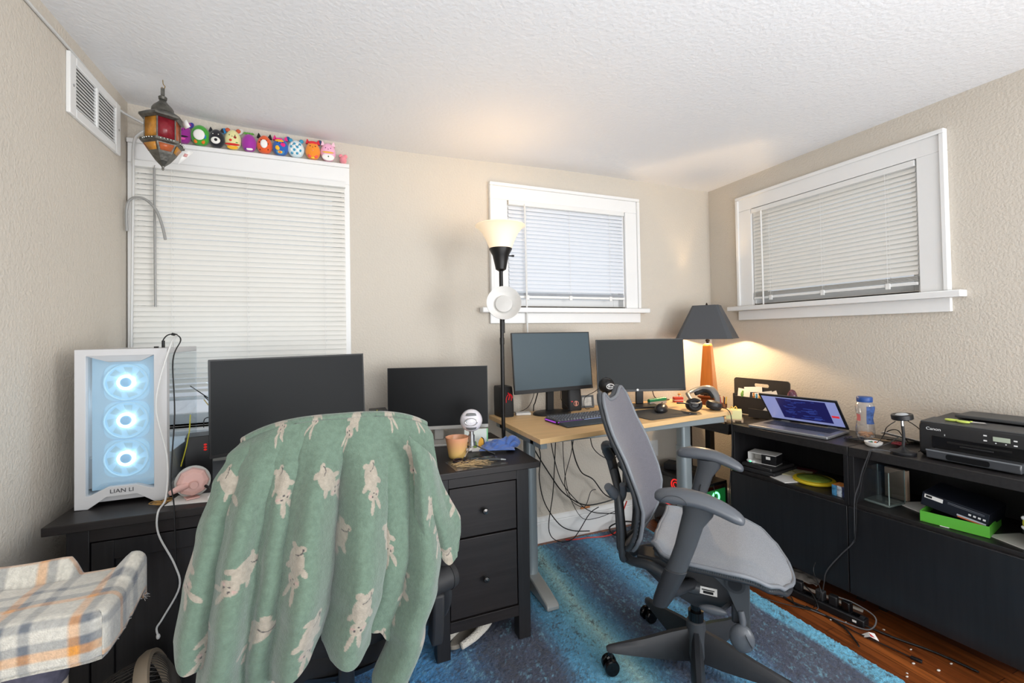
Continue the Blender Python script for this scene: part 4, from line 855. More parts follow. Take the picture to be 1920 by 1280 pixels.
def shell(i, j):
    # parametric: square sheet wrapped over the slab; s in [-.28,.28]
    a_ = (i/n_-.5)*.60; b_ = (j/n_-.5)*.47; hx, hy = .172, .108
    x = max(-hx, min(hx, a_)); y = max(-hy, min(hy, b_)); ox = abs(a_)-hx; oy = abs(b_)-hy
    drop = max(0, ox, oy); rr = .02
    if drop > 0:
        t = min(drop, rr*1.57)/rr; dz = -rr*(1-math.cos(t))-max(0, drop-rr*1.57); d_ = rr*math.sin(t)
        if ox > 0 and ox >= oy: x = math.copysign(hx+d_, a_)
        if oy > 0 and oy >= ox: y = math.copysign(hy+d_, b_)
        if ox > 0 and oy > 0: x = math.copysign(hx+d_*.8, a_); y = math.copysign(hy+d_*.8, b_)
    else: dz = 0
    dz = max(dz, -.105)
    # rolled rim at back and at right-back
    rim = .050*max(0, min(1, (y-hy*.78)/(hy*.14)))*(1 if x < .035 else max(0, 1-(x-.035)/.02))*max(0, 1-drop*5)
    rim2 = .052*max(0, min(1, (x-.135)/.03))*math.exp(-((y-.065)/.042)**2)
    z = .715+dz+max(rim, rim2)+.004*noise.noise(Vector((x*14, y*14, 3)))+.014*max(0, x+.05)*0
    if rim2 > .01: x += .016*rim2/.052
    return Vector((x, y, z)), a_, b_
m_ = M()
for j in range(n_+1):
    for i in range(n_+1):
        p, a_, b_ = shell(i, j); m_.v.append(p); c = plaid(a_, b_); k = random.uniform(.93, 1.05); cols += [c[0]*k, c[1]*k, c[2]*k, 1]
w_ = n_+1; m_.f = [(j*w_+i, j*w_+i+1, (j+1)*w_+i+1, (j+1)*w_+i) for j in range(n_) for i in range(n_)]
pf = P('perch', m_, fl_c, ct2, angle=180, solid=.01); a = pf.data.color_attributes.new('Col', 'FLOAT_COLOR', 'POINT'); a.data.foreach_set('color', cols)
P('perch_board', M().box(-.160, .160, -.098, .098, .615, .690), colmat((150, 140, 125), .8), ct2, bevel=.01)
P('post', M().lathe([(.066, .012), (.066, .51)], 32, c=(.005, .0, 0)), mat('beige_plush_post', (196, 176, 146), .95, bump=1, bscale=120, bdist=.012, sheen=.5, var=.15, vscale=60), ct2)
P('post_wrap', M().lathe([(.067, .51), (.069, .52), (.069, .614)], 32, c=(.005, 0, 0)), mat('purple_grey_fabric', (84, 82, 96), .9, bump=.5, bscale=200, var=.2, vscale=60), ct2)
P('base', M().box(-.18, .16, -.2, .2, 0, .012), colmat((150, 140, 125), .8), ct2, bevel=.004)
# loose threads and hair
m_ = M(); hr = random.Random(3)
for k in range(46):
    i = hr.choice([n_-2, n_-3, int(n_*.5), int(n_*.75), hr.randint(0, n_)]); j = hr.choice([n_-2, n_-3, hr.randint(30, n_)]) if hr.random() < .7 else hr.randint(0, n_); p, _, _ = shell(min(n_, i), min(n_, j)); d_ = Vector((hr.uniform(-.2, 1), hr.uniform(-.6, .6), hr.uniform(-.5, 1)))
    m_.tube([p, p+d_*.010, p+d_*.018+Vector((0, 0, -.004))], .0004, 3, n=2)
P('loose_threads', m_, paper, ct2)['kind'] = 'stuff'
# ------------------------------------------------------------------ round floor fan tipped on its stand
fn = T('floor_fan', 'round wire-grilled fan with beige rim on the floor in front of the black desk', 'fan', (-.525, 1.66, 0))
beige = mat('beige_plastic', (150, 136, 118), .45)
ax = Vector((.93, .16, .26)).normalized(); q = ax.to_track_quat('Z', 'Y'); FM = Matrix.Translation((.05, 0, .25)) @ q.to_matrix().to_4x4()
def fmesh(): x = M(); x.T = FM; return x
P('rim', fmesh().lathe([(.150, -.014), (.162, -.016), (.168, 0), (.164, .018), (.152, .020), (.146, .008), (.150, -.014)], 56, cap=False), beige, fn)
m_ = fmesh()
for k in range(60):
    a_ = 2*PI*k/60; b_ = a_+.35; m_.tube([(.03*math.cos(a_), .03*math.sin(a_), .045), (.09*math.cos(a_+.15), .09*math.sin(a_+.15), .042), (.135*math.cos(b_), .135*math.sin(b_), .028), (.150*math.cos(b_), .150*math.sin(b_), .010)], .0012, 4, n=2)
P('front_grille', m_, mat('dark_wire', (70, 66, 62), .4, metal=.3), fn)
m_ = fmesh()
for k in range(60):
    a_ = 2*PI*k/60; m_.tube([(.152*math.cos(a_), .152*math.sin(a_), -.01), (.150*math.cos(a_), .150*math.sin(a_), -.09), (.12*math.cos(a_), .12*math.sin(a_), -.165), (.05*math.cos(a_), .05*math.sin(a_), -.19)], .0013, 4, n=3)
for r_, z in ((.151, -.07), (.132, -.145), (.09, -.18)): m_.torus((0, 0, z), r_, .0016, 'Z', 48, 5)
P('rear_grille', m_, MATS['dark_wire'], fn)
P('centre_cap', fmesh().lathe([(.034, .040), (.034, .048), (.028, .052), (0, .053)], 28), beige, fn)
P('motor', fmesh().lathe([(.05, -.155), (.055, -.14), (.055, -.08), (.02, -.06), (.02, 0)], 28), beige, fn)
for k in range(5):
    a_ = 2*PI*k/5; P('blade', fmesh().add([(.022*math.cos(a_), .022*math.sin(a_), -.02), (.125*math.cos(a_-.2), .125*math.sin(a_-.2), -.035), (.135*math.cos(a_+.35), .135*math.sin(a_+.35), -.01), (.022*math.cos(a_+.9), .022*math.sin(a_+.9), .0)], [(0, 1, 2, 3)]), mat('smoky_blade', (60, 58, 56), .4), fn, solid=.002)
P('stand', M().tube([(.0, .0, .12), (-.05, .03, .06), (-.03, .02, .02)], .014, 8).tube([(-.05, .02, .20), (-.06, .02, .10), (-.05, .02, .015)], .012, 8), beige, fn)
P('base', M().lathe([(.12, 0), (.12, .012), (.09, .022), (.02, .026)], 36, c=(-.03, .01, 0)), beige, fn)
# ------------------------------------------------------------------ things on the black desk
# black speakers flanking the big monitor
def speaker(x, y, z, w_, d_, h_, rz, label, style=0):
    t = T('desktop_speaker', label, 'speaker', (x, y, z), rz)
    if style == 0: P('cabinet', M().prism(rrect(-w_/2, w_/2, 0, h_, .004), -d_/2, d_/2, 'Y'), blk, t, bevel=.002)
    else: P('cabinet', M().loft([[(a_*k, b_*k2, z_) for a_, b_ in rrect(-w_/2, w_/2, -d_/2, d_/2, w_*.28)] for z_, k, k2 in ((0, .94, .94), (.01, 1, 1), (h_*.85, .9, .92), (h_*.97, .82, .86), (h_, .7, .76))]), blk_soft, t, angle=50)
    return t
sp = speaker(-.487, 2.16, ZT, .088, .10, .185, 10, 'black slim speaker with a red ornament between the white tower and the big monitor')
m_ = M()
for k in range(3): m_.ell((.022, -.0525, .150-k*.010), (.006, .003, .004), 8, 6)
P('red_emblem', m_, colmat((170, 40, 40), .4, emit=(200, 30, 20), es=.6), sp)
sp = speaker(.232, 2.395, ZT, .085, .09, .195, 0, 'black slim speaker between the two monitors on the black desk')
P('white_charm', M().ell((.012, -.050, .178), (.010, .006, .006), 10, 6).ell((.02, -.049, .184), (.005, .004, .004), 8, 6), whitepl, sp)
yel = colmat((206, 196, 60), .6)
S('cord', M().tube([(-.50, 2.09, 1.06), (-.502, 2.085, 1.0), (-.508, 2.09, .97), (-.515, 2.09, .93), (-.53, 2.085, .865)], .002, 5), yel, 'yellow ribbon hanging down the black speaker beside the white tower', 'ribbon')
S('cord', M().tube([(.222, 2.345, .985), (.221, 2.343, .95), (.219, 2.34, .91)], .0016, 5), yel, 'short yellow ribbon on the black speaker between the two monitors', 'ribbon')
S('cable', M().tube([(-.56, 2.34, 1.15), (-.50, 2.40, 1.08), (-.455, 2.36, 1.04), (-.36, 2.07, 1.02)], .0022, 5), dark_cable, 'black cable crossing the window behind the big monitor, upper one', 'cable')
S('cable', M().tube([(-.535, 2.46, 1.09), (-.51, 2.45, 1.06), (-.495, 2.44, 1.02), (-.50, 2.43, 1.0), (-.525, 2.42, .99), (-.52, 2.38, .96)], .0022, 5), dark_cable, 'black cable kinked beside the big monitor, lower one', 'cable')
S('cable', M().tube([(-.535, 2.455, 1.075), (-.50, 2.44, 1.03), (-.465, 2.42, 1.005)], .0022, 5), colmat((190, 160, 80), .5), 'tan cable running behind the big monitor', 'cable')
S('keyboard', M().prism(rrect(-.20, .20, -.06, .06, .008), 0, .014), whitepl, 'white keyboard mostly hidden by the green blanket', 'keyboard', loc=(-.20, 1.93, ZT+.0005), bevel=.002)
m_ = M()
for i in range(15):
    for j in range(4): m_.box(-.195+i*.026, -.195+i*.026+.022, -.055+j*.028, -.055+j*.028+.024, .014, .018)
k_ = bpy.data.objects['keyboard']; P('keys', m_, whitepl, k_, bevel=.001)
# pink desk gadget (small pink lamp/fan with tripod horn)
pk = mat('blush_plastic', (214, 172, 164), .45)
pf_ = T('desk_fan', 'small blush pink gadget with dials lying on a white card beside the tower', 'desk fan', (-.455, 1.93, ZT+.003), 25)
P('body', M().at((0, 0, .055), (-100, 0, -12)).lathe([(.0, -.035), (.034, -.035), (.046, -.025), (.050, 0), (.050, .015)], 8), pk, pf_, bevel=.003, smooth=False)
P('grey_shell', M().at((0, 0, .055), (-100, 0, -12)).lathe([(.048, .004), (.054, .01), (.054, .03), (.046, .048), (.03, .058), (0, .062)], 32), colmat((186, 186, 182), .5), pf_)
P('spout', M().tube([(-.01, -.02, .052), (-.045, -.035, .050), (-.075, -.045, .042)], [.012, .011, .008], 12), pk, pf_)
P('knob', M().cyl((-.01, -.03, .052), (-.008, -.055, .055), .012, seg=16), pk, pf_)
P('button', M().cyl((.022, -.028, .062), (.023, -.031, .062), .004, seg=10), blk, pf_)
P('plug', M().tube([(.026, -.028, .042), (.036, -.050, .034), (.042, -.066, .02), (.046, -.075, .002)], [.005, .005, .003, .002], 8), blk, pf_)
P('foot', M().box(-.025, .015, -.03, .02, 0, .006), pk, pf_, bevel=.002)
S('card', M().box(-.065, .065, -.05, .05, 0, .0015), paper, 'white card under the blush pink gadget', 'card', loc=(-.452, 1.915, ZT+.0005), rot=(0, 0, -8))
m_ = M(); q_ = random.Random(2)
for k in range(7): m_.torus((q_.uniform(-.02, .02), q_.uniform(-.02, .02), .004+k*.001), q_.uniform(.010, .018), .0014, 'Z', 18, 5)
S('elastic_ties', m_, colmat((170, 130, 70), .7), 'small heap of tan elastic ties at the foot of the white tower', 'elastic ties', loc=(-.545, 1.90, ZT))['kind'] = 'stuff'
# candle
cd = T('candle', 'orange and yellow ribbed glass candle on the black desk', 'candle', (.548, 2.03, ZT))
cg = bpy.data.materials.new('ribbed_candle_glass'); cg.use_nodes = True; nt = cg.node_tree; b = nt.nodes['Principled BSDF']
tcn = nt.nodes.new('ShaderNodeTexCoord'); sp_ = nt.nodes.new('ShaderNodeSeparateXYZ'); rp = nt.nodes.new('ShaderNodeValToRGB'); mrn = nt.nodes.new('ShaderNodeMapRange'); mrn.inputs[2].default_value = .1
nt.links.new(tcn.outputs['Object'], sp_.inputs[0]); nt.links.new(sp_.outputs[2], mrn.inputs[0]); nt.links.new(mrn.outputs[0], rp.inputs[0]); nt.links.new(rp.outputs[0], b.inputs['Base Color'])
e = rp.color_ramp.elements; e[0].color = (*lin((240, 206, 120)), 1); e[1].color = (*lin((244, 176, 140)), 1); b.inputs['Roughness'].default_value = .12; b.inputs['Transmission Weight'].default_value = .3; b.inputs['Coat Weight'].default_value = .5
m_ = M(); rings = []
for z, r_ in ((0, .034), (.006, .038), (.02, .040), (.06, .046), (.092, .052), (.096, .0525), (.092, .050), (.06, .043)):
    rings.append([(r_*(1+(.035 if k % 2 else -.02))*math.cos(2*PI*k/48), r_*(1+(.035 if k % 2 else -.02))*math.sin(2*PI*k/48), z) for k in range(48)])
P('glass_cup', m_.loft(rings, cap=False).lathe([(0, .001), (.034, .001)], 32), cg, cd, angle=60)
P('wax', M().lathe([(0, .004), (.036, .004), (.043, .07), (.042, .074), (0, .073)], 32), colmat((238, 206, 176), .5), cd)
P('wick', M().cyl((0, 0, .07), (.002, 0, .084), .001, seg=6), ink, cd)
# white ball microphone on a tripod stand
def ballmic(loc, label, bodym, r_, stand_h, face, standm, logo='Blue', tripod=True, yaw=0, gr=None):
    t = T('microphone', label, 'microphone', loc, yaw); c = (0, 0, stand_h)
    P('ball', M().ell(c, (r_, r_, r_), 36, 24), bodym, t, angle=180)
    f = Vector(face).normalized(); qq = f.to_track_quat('Z', 'Y')
    def fm(): x = M(); x.T = Matrix.Translation(c) @ qq.to_matrix().to_4x4(); return x
    P('badge_ring', fm().torus((0, 0, r_*.935), r_*.50, r_*.05, 'Z', 36, 8, sx=1.05, sy=.62), chrome if tripod else lettering, t)
    P('badge', fm().lathe([(0, r_*.96), (r_*.30, r_*.93), (r_*.5, r_*.86)], 32, sx=1.02, sy=.6), gr, t)
    for sg in (-1, 1):
        m_ = fm(); 
        def g(u, v, sg=sg):
            a_ = (u-.5)*1.15; e_ = sg*(.52+.30*v*math.cos(a_*1.3)); return Vector((math.sin(a_)*math.cos(e_), math.sin(e_), math.cos(a_)*math.cos(e_)))*r_*1.012
        m_.grid(g, 14, 5); P('grille', m_, mat('grey_grille', (128, 130, 132), .5, metal=.4, bump=.8, bscale=900, bdist=.001) if tripod else gr, t, solid=.001)
    tx = text('logo', logo, r_*.42, lettering, t, (0, 0, 0), (0, 0, 0)); tx.matrix_local = Matrix.Translation(c) @ qq.to_matrix().to_4x4() @ Matrix.Translation((0, 0, r_*.985)) @ Matrix.Rotation(PI if False else 0, 4, 'Z')
    return t
mic_w = mat('glossy_white_shell', (222, 218, 224), .15, coat=.5)
mc = ballmic((.615, 2.02, ZT), 'white ball microphone on a small metal tripod on the black desk', mic_w, .052, .168, (-.30, -.93, .03), chrome, gr=mat('dark_badge', (90, 92, 90), .3))
P('neck', M().cyl((0, 0, .118), (0, 0, .095), .011, seg=16).cyl((0, 0, .10), (0, 0, .066), .015, seg=16).cyl((0, 0, .066), (0, 0, .052), .019, seg=16), mat('brushed_steel', (170, 174, 176), .3, metal=.9), mc)
for k, a_ in enumerate((232, 340, 100)):
    lg = P('tripod_leg', M().cyl((0, 0, .060), (.105*math.cos(R(a_)), .105*math.sin(R(a_)), .008), .0028, seg=8), chrome if k == 0 else mat('dark_metal', (60, 60, 62), .35, metal=.8), mc)
    P('rubber_foot', M().tube([(.088*math.cos(R(a_)), .088*math.sin(R(a_)), .0165), (.108*math.cos(R(a_)), .108*math.sin(R(a_)), .007)], [.005, .006], 10, smooth=False), blk, lg)
# cards standing behind the microphone
S('greeting_card', M().box(-.06, .06, -.001, .001, 0, .085).at((0, .03, 0), (14, 0, 0)).box(-.06, .06, -.001, .001, 0, .085), colmat((222, 228, 222), .6), 'pale greeting card standing behind the white microphone', 'card', loc=(.695, 2.20, ZT+.001), rot=(0, 0, -10))
P('green_edge', M().box(.054, .0605, -.0015, -.0005, 0, .085), colmat((140, 210, 150), .6), bpy.data.objects['greeting_card'])
bf = T('butterfly_ornament', 'small orange butterfly and daisy ornament behind the microphone stand', 'ornament', (.655, 2.14, ZT))
for s_, hgt in ((-1, .062), (1, .056)):
    wg = P('wing', M().prism([(s_*.004, .012), (s_*.022, .008), (s_*.032, .022), (s_*.030, .045), (s_*.020, hgt), (s_*.010, .045), (s_*.004, .03)], -.001, .001, 'Y'), colmat((226, 166, 56), .6), bf, loc=(-.02 if s_ < 0 else .028, 0, 0))
    P('wing_edge', M().tube([(s_*.022, -.001, .008), (s_*.033, -.001, .022), (s_*.031, -.001, .045), (s_*.020, -.001, hgt)], .0022, 6), ink, wg)
P('daisy', M().ell((-.045, -.02, .008), (.018, .014, .008), 12, 8).ell((-.022, -.03, .008), (.014, .012, .008), 12, 8), paper, bf)
P('stem', M().ell((.012, -.01, .02), (.010, .008, .022), 10, 8), colmat((120, 150, 70), .7), bf)
# notebook, cloth, scissors, knife, raffia, sheet of film
nb = S('notebook', M().box(-.085, .085, -.105, .105, 0, .010), paper, 'open spiral notepad with cream pages under the blue cloth', 'notebook', loc=(.745, 2.175, ZT+.0005), rot=(0, 0, -14), bevel=.002)
m_ = M()
for k in range(16): m_.torus((-.08+k*.0105, .104, .008), .004, .0007, 'X', 10, 4)
P('spiral', m_, MATS['dark_metal'], nb)
m_ = M()
def clothf(u, v):
    x = -.115+.17*u; y = -.085+.17*v; r_ = 1
    z = .014+.030*math.exp(-((x+.0)/.06)**2-((y-.01)/.06)**2)+.018*abs(noise.noise(Vector((x*22, y*22, 1))))+.010*noise.noise(Vector((x*40, y*40, 4)))
    e = min(u, 1-u, v, 1-v); z = z*min(1, e*6)+.0115*(1-min(1, e*6)); x += .012*noise.noise(Vector((y*18, 2, x*5))); y += .014*noise.noise(Vector((x*15, 5, y*8)))
    return Vector((x, y, z))
m_.grid(clothf, 40, 40)
bluem = mat('blue_microfibre', (74, 108, 178), .9, bump=.5, bscale=500, bdist=.001, sheen=.4)
cl = S('cleaning_cloth', m_, bluem, 'crumpled bright blue cloth on the front corner of the black desk', 'cloth', loc=(.800, 2.085, ZT+.002), rot=(0, 0, -22), solid=.002, angle=180)
P('bunched_end', M().tube([(.02, -.03, .022), (.035, .0, .045), (.055, .022, .038), (.06, .0, .022), (.045, -.028, .020)], [.012, .016, .018, .016, .010], 10).tube([(.035, .028, .020), (.058, .035, .034), (.072, .012, .026), (.062, -.018, .016)], [.010, .014, .013, .008], 10).tube([(.03, -.04, .016), (.05, -.03, .03), (.07, -.01, .02)], [.008, .012, .009], 8), bluem, cl, angle=180)
sc = T('scissors', 'black-handled scissors lying open beside the candle', 'scissors', (.585, 1.965, ZT+.001), 30)
for s_ in (-1, 1):
    P('handle', M().torus((-.045, s_*.024, .005), .019, .0042, 'Z', 26, 8, sx=1.25), mat('plum_handle', (44, 26, 32), .35), sc)
    P('blade', M().bar((-.02, s_*.014, .005), (.075, -s_*.006, .005), .010, .002), MATS['dark_metal'], sc)
kn = T('utility_knife', 'grey utility knife lying on the clear cutting sheet', 'knife', (.665, 1.90, ZT+.0035), -28)
P('handle', M().tube([(-.055, .012, .007), (-.02, 0, .008), (.03, 0, .008), (.048, 0, .007)], [.006, .008, .0075, .006], 10, flat=.7), mat('grey_rubber', (62, 66, 68), .55), kn)
P('tip', M().tube([(.048, 0, .007), (.07, 0, .006)], [.0055, .003], 10, smooth=False), mat('brushed_steel2', (150, 154, 156), .3, metal=.9), kn)
P('hook', M().tube([(-.055, .012, .007), (-.075, .006, .007), (-.088, -.004, .007)], [.005, .003, .002], 8), MATS['grey_rubber'], kn)
S('cutting_sheet', M().box(-.12, .12, -.075, .075, 0, .001), mat('smoky_clear_sheet', (70, 68, 66), .15), 'thin smoky translucent sheet at the front edge of the black desk', 'sheet', loc=(.60, 1.905, ZT+.0005), rot=(0, 0, 4))
m_ = M(); q_ = random.Random(11)
for k in range(34):
    x = q_.uniform(-.1, .0); y = q_.uniform(-.03, .025); a_ = q_.uniform(-.5, .6); L_n = q_.uniform(.06, .12)
    m_.tube([(x, y, .002+q_.random()*.004), (x+L_n*.5*math.cos(a_), y+L_n*.5*math.sin(a_)+q_.uniform(-.01, .01), .003+q_.random()*.007), (x+L_n*math.cos(a_), y+L_n*math.sin(a_)+q_.uniform(-.012, .012), .002)], .0008, 4, n=3)
rf = S('raffia', m_, colmat((190, 160, 116), .8), 'loose tangle of tan raffia strands on the black desk', 'raffia', loc=(.585, 1.895, ZT+.0018)); rf['kind'] = 'stuff'
# ------------------------------------------------------------------ things on the birch desk
def logospk(loc, rz, label, red=True, w_=.088, d_=.12, h_=.175):
    t = T('desktop_speaker', label, 'speaker', loc, rz)
    P('cabinet', M().loft([[(a_*k, b_+dy, z_) for a_, b_ in rrect(-w_/2, w_/2, -d_/2, d_/2, .018)] for z_, k, dy in ((0, .92, 0), (.006, 1, 0), (h_*.5, 1, .004), (h_*.94, .93, .010), (h_, .84, .012))]), blk_soft, t, angle=45)
    return t
s1 = logospk((.962, 2.49, ZD), 2, 'black speaker with a red spider-like emblem behind the floor lamp pole')
redl = mat('red_glow_logo', (150, 24, 32), .4, emit=(200, 16, 24), es=.5)
P('emblem', M().tube([(.004, -.0595, .10), (.012, -.056, .125), (.004, -.054, .142)], .003, 6).tube([(.022, -.0595, .095), (.022, -.057, .120), (.010, -.055, .136)], .0022, 6).tube([(-.010, -.0595, .085), (-.008, -.057, .112), (.004, -.055, .130)], .0022, 6).tube([(.03, -.0595, .108), (.028, -.057, .122), (.016, -.0555, .136)], .0018, 6), redl, s1)
s2 = logospk((1.428, 2.50, ZD), -6, 'black speaker with an orange ring emblem and red top mark right of the bluish monitor', w_=.095, h_=.19)
P('ring_emblem', M().torus((.004, -.0605, .045), .015, .002, 'Y', 26, 6).bar((.004, -.061, .033), (.004, -.061, .058), .008, .002, up=(0, 1, 0)), mat('orange_white_emblem', (220, 150, 130), .5), s2)
P('red_mark', M().bar((-.02, -.053, .168), (.012, -.053, .170), .004, .004), redl, s2)
P('small_mark', M().box(-.028, -.018, -.0605, -.0595, .055, .062), redl, s2)
pfm = T('picture_frame', 'small black framed photo leaning behind the keyboard', 'picture frame', (1.545, 2.50, ZD+.001), -12)
P('frame', M().at((0, 0, 0), (-10, 0, 0)).box(-.045, .045, -.006, .006, 0, .012).box(-.045, .045, -.006, .006, .068, .08).box(-.045, -.033, -.006, .006, .012, .068).box(.033, .045, -.006, .006, .012, .068), blk, pfm, bevel=.001)
P('photo', M().at((0, 0, 0), (-10, 0, 0)).box(-.033, .033, -.001, .001, .012, .068), mat('pale_photo', (176, 170, 160), .4, var=.35, vscale=40), pfm)
S('white_box', M().box(-.045, .045, -.03, .03, 0, .014), whitepl, 'flat white power adapter beside the emblem speaker on the birch desk', 'adapter', loc=(1.075, 2.47, ZD+.0005), rot=(0, 0, -14), bevel=.003)
S('cable', M().tube([(1.02, 2.50, .885), (1.07, 2.50, .885), (1.12, 2.49, .91), (1.145, 2.47, .97), (1.15, 2.46, 1.02)], .002, 5), dark_cable, 'black cable curving up from the emblem speaker to the bluish monitor', 'cable')
S('cable', M().tube([(1.175, 2.53, .50), (1.18, 2.545, .86), (1.187, 2.53, .93), (1.19, 2.47, 1.03)], .0035, 6), dark_cable, 'thick black cable hanging straight behind the bluish monitor', 'cable')
S('cable', M().tube([(1.33, 2.45, 1.03), (1.335, 2.47, .95), (1.36, 2.46, .91), (1.375, 2.44, .885), (1.34, 2.44, .88), (1.36, 2.42, .875), (1.40, 2.43, .874)], .002, 5), dark_cable, 'thin cable dropping from the right end of the bluish monitor', 'cable')
# keyboard
kb = T('keyboard', 'black mechanical keyboard with purple and white key glow and a wrist rest', 'keyboard', (1.325, 2.175, ZD+.001), 3.5)
P('case', M().box(-.22, .22, -.065, .07, 0, .018), blk, kb, bevel=.004)
keym = mat('dark_keycaps', (96, 100, 108), .5); r_q = random.Random(4)
rows = [[1]*15+[0]+[1]*3+[0]+[1]*4]*6
m_ = M()
for j in range(6):
    x = -.214; y = .060-j*.0212-(.004 if j else 0)
    for i in range(22):
        if i in (15, 19): x += .006
        w_ = .0182
        m_.loft([[(x, y-.017, .018), (x+w_-.002, y-.017, .018), (x+w_-.002, y, .018), (x, y, .018)], [(x+.002, y-.014, .028), (x+w_-.004, y-.014, .028), (x+w_-.004, y-.002, .028), (x+.002, y-.002, .028)]]); x += w_+.0006
P('keys', m_, keym, kb, smooth=False)
P('glow_strip', M().box(-.216, -.06, -.067, -.0645, .010, .0145), mat('purple_glow', (150, 70, 190), .5, emit=(140, 60, 180), es=.7), kb)
P('glow_strip', M().box(-.05, .20, -.067, -.0645, .010, .0145), mat('white_blue_glow', (200, 210, 255), .5, emit=(180, 200, 255), es=1.0), kb)
P('side_glow', M().box(-.222, -.2195, -.05, .06, .008, .015), MATS['purple_glow'], kb)
P('wrist_rest', M().loft([[(-.215, -.155, 0), (.22, -.155, 0), (.22, -.070, 0), (-.215, -.070, 0)], [(-.213, -.153, .008), (.218, -.153, .008), (.218, -.070, .016), (-.213, -.070, .016)]]), mat('slate_leatherette', (58, 66, 74), .5), kb, bevel=.004)
mp_ = S('mouse_pad', M().prism(rrect(-.18, .18, -.135, .135, .015), 0, .003), mat('charcoal_cloth_pad', (56, 57, 58), .8, bump=.2, bscale=800, bdist=.0005), 'dark grey mouse pad at the front edge of the birch desk', 'mouse pad', loc=(1.795, 2.125, ZD+.0005), rot=(0, 0, 4))
text('logo', 'msi', .013, mat('grey_logo', (150, 150, 150), .6), mp_, (.145, -.105, .0035), (0, 0, 30))
ms_ = T('mouse', 'black computer mouse on the dark grey mouse pad', 'mouse', (1.855, 2.165, ZD+.004), -48); ms_.scale = (1.25, 1.3, 1.25)
P('shell', M().ell((0, 0, .012), (.030, .058, .026), 26, 16, lambda p: Vector((p.x*(1+.12*(p.y/.058)**2), p.y, p.z if p.z > -.012 else -.012))), mat('satin_black', (36, 36, 38), .3), ms_, angle=60)
P('wheel', M().torus((0, .032, .031), .006, .003, 'X', 18, 6), blk, ms_)
P('button_seam', M().bar((0, .05, .026), (0, .01, .0375), .0015, .002), blk_gl, ms_)
# black ball microphone
bm_ = ballmic((1.520, 2.245, ZD), 'black ball microphone standing in front of the two monitors on the birch desk', mat('satin_black_shell', (30, 29, 30), .3), .047, .172, (-.05, -1, -.05), blk, tripod=False, gr=mat('black_badge', (14, 14, 15), .3))
P('neck', M().cyl((0, 0, .13), (0, 0, .06), .010, seg=14), blk, bm_)
for a_ in (200, 320, 80): P('tripod_leg', M().cyl((0, 0, .062), (.1*math.cos(R(a_)), .1*math.sin(R(a_)), .006), .0032, seg=8), blk, bm_)
S('cable', M().tube([(1.49, 2.265, 1.03), (1.47, 2.30, 1.0), (1.455, 2.38, .96), (1.47, 2.42, .90), (1.50, 2.44, .876), (1.53, 2.45, .874)], .002, 5), dark_cable, 'black cable looping from the black ball microphone', 'cable')
# green tin / stapler, orange box with figurine, clutter, headset
stp = T('pencil_case', 'green tin lying below the right-hand monitor', 'tin', (2.02, 2.40, ZD+.0005), 3)
P('lid', M().tube([(-.07, 0, .028), (.075, 0, .034)], [.013, .013], 12, smooth=False), mat('emerald_enamel', (24, 128, 88), .3), stp)
P('body', M().box(-.07, .075, -.013, .013, .002, .022), silver, stp, bevel=.003)
ob = T('orange_box', 'small red box with a tiny mushroom figure on top near the lamp', 'box', (2.215, 2.42, ZD+.0005), -20)
P('carton', M().box(-.028, .032, -.02, .02, 0, .034), colmat((196, 58, 40), .5), ob, bevel=.001)
P('figure_stem', M().cyl((.012, 0, .034), (.012, 0, .050), .004, seg=10), paper, ob); P('figure_cap', M().lathe([(.012, .048), (.009, .056), (0, .060)], 14, c=(.012, 0, 0)), colmat((206, 140, 60), .5), ob)
P('stripe', M().box(-.029, .033, -.0208, .0208, .012, .016), paper, ob)
S('cable', M().tube([(2.03, 2.46, 1.0), (2.045, 2.47, .95), (2.05, 2.46, .915), (2.06, 2.44, .90), (2.12, 2.46, .892), (2.17, 2.45, .888), (2.13, 2.44, .884), (2.08, 2.45, .882), (2.16, 2.47, .882)], .0032, 6), mat('brown_black_cable', (50, 36, 30), .5), 'knotted dark cable lying behind the green tin', 'cable')
S('cable', M().tube([(1.93, 2.46, .985), (1.99, 2.46, .965), (2.05, 2.46, .955)], .0022, 5), dark_cable, 'short black cable behind the stand of the right-hand monitor', 'cable')
hs = T('headset', 'black over-ear headset lying on the right end of the birch desk', 'headset', (2.12, 2.13, ZD+.001), 0); hs.scale = (1.12, 1.12, 1.12)
hb = mat('black_leatherette', (38, 37, 38), .45); hg = mat('silver_grey_band', (130, 128, 126), .35, metal=.4)
cp = P('ear_cup', M().at((-.085, -.045, .036), (75, 0, -25)).lathe([(0, -.024), (.030, -.024), (.040, -.014), (.044, 0), (.040, .018), (.030, .022), (0, .018)], 32, sy=.82), hb, hs)
P('ear_pad', M().at((-.085, -.045, .036), (75, 0, -25)).torus((0, 0, .020), .030, .010, 'Z', 30, 10, sy=.82), mat('black_pad', (20, 20, 21), .7), cp)
cp = P('ear_cup', M().at((.055, -.05, .028), (12, 10, 10)).lathe([(0, -.022), (.034, -.022), (.044, -.012), (.046, 0), (.040, .014), (.026, .020), (0, .022)], 32, sy=.9), hb, hs)
P('ear_pad', M().at((.055, -.05, .028), (12, 10, 10)).torus((0, 0, -.016), .032, .009, 'Z', 30, 10, sy=.9), MATS['black_pad'], cp)
P('headband', M().tube([(-.085, -.03, .060), (-.05, .03, .080), (.0, .07, .085), (.06, .07, .10), (.10, .03, .108), (.105, -.005, .085), (.10, -.03, .052), (.075, -.045, .035)], [.010, .012, .014, .019, .024, .024, .017, .010], 12, flat=.55), hg, hs, angle=180)
P('band_pad', M().tube([(.03, .060, .075), (.07, .045, .090), (.085, .01, .085), (.085, -.015, .06)], [.010, .014, .014, .010], 10), MATS['black_pad'], hs, angle=180)
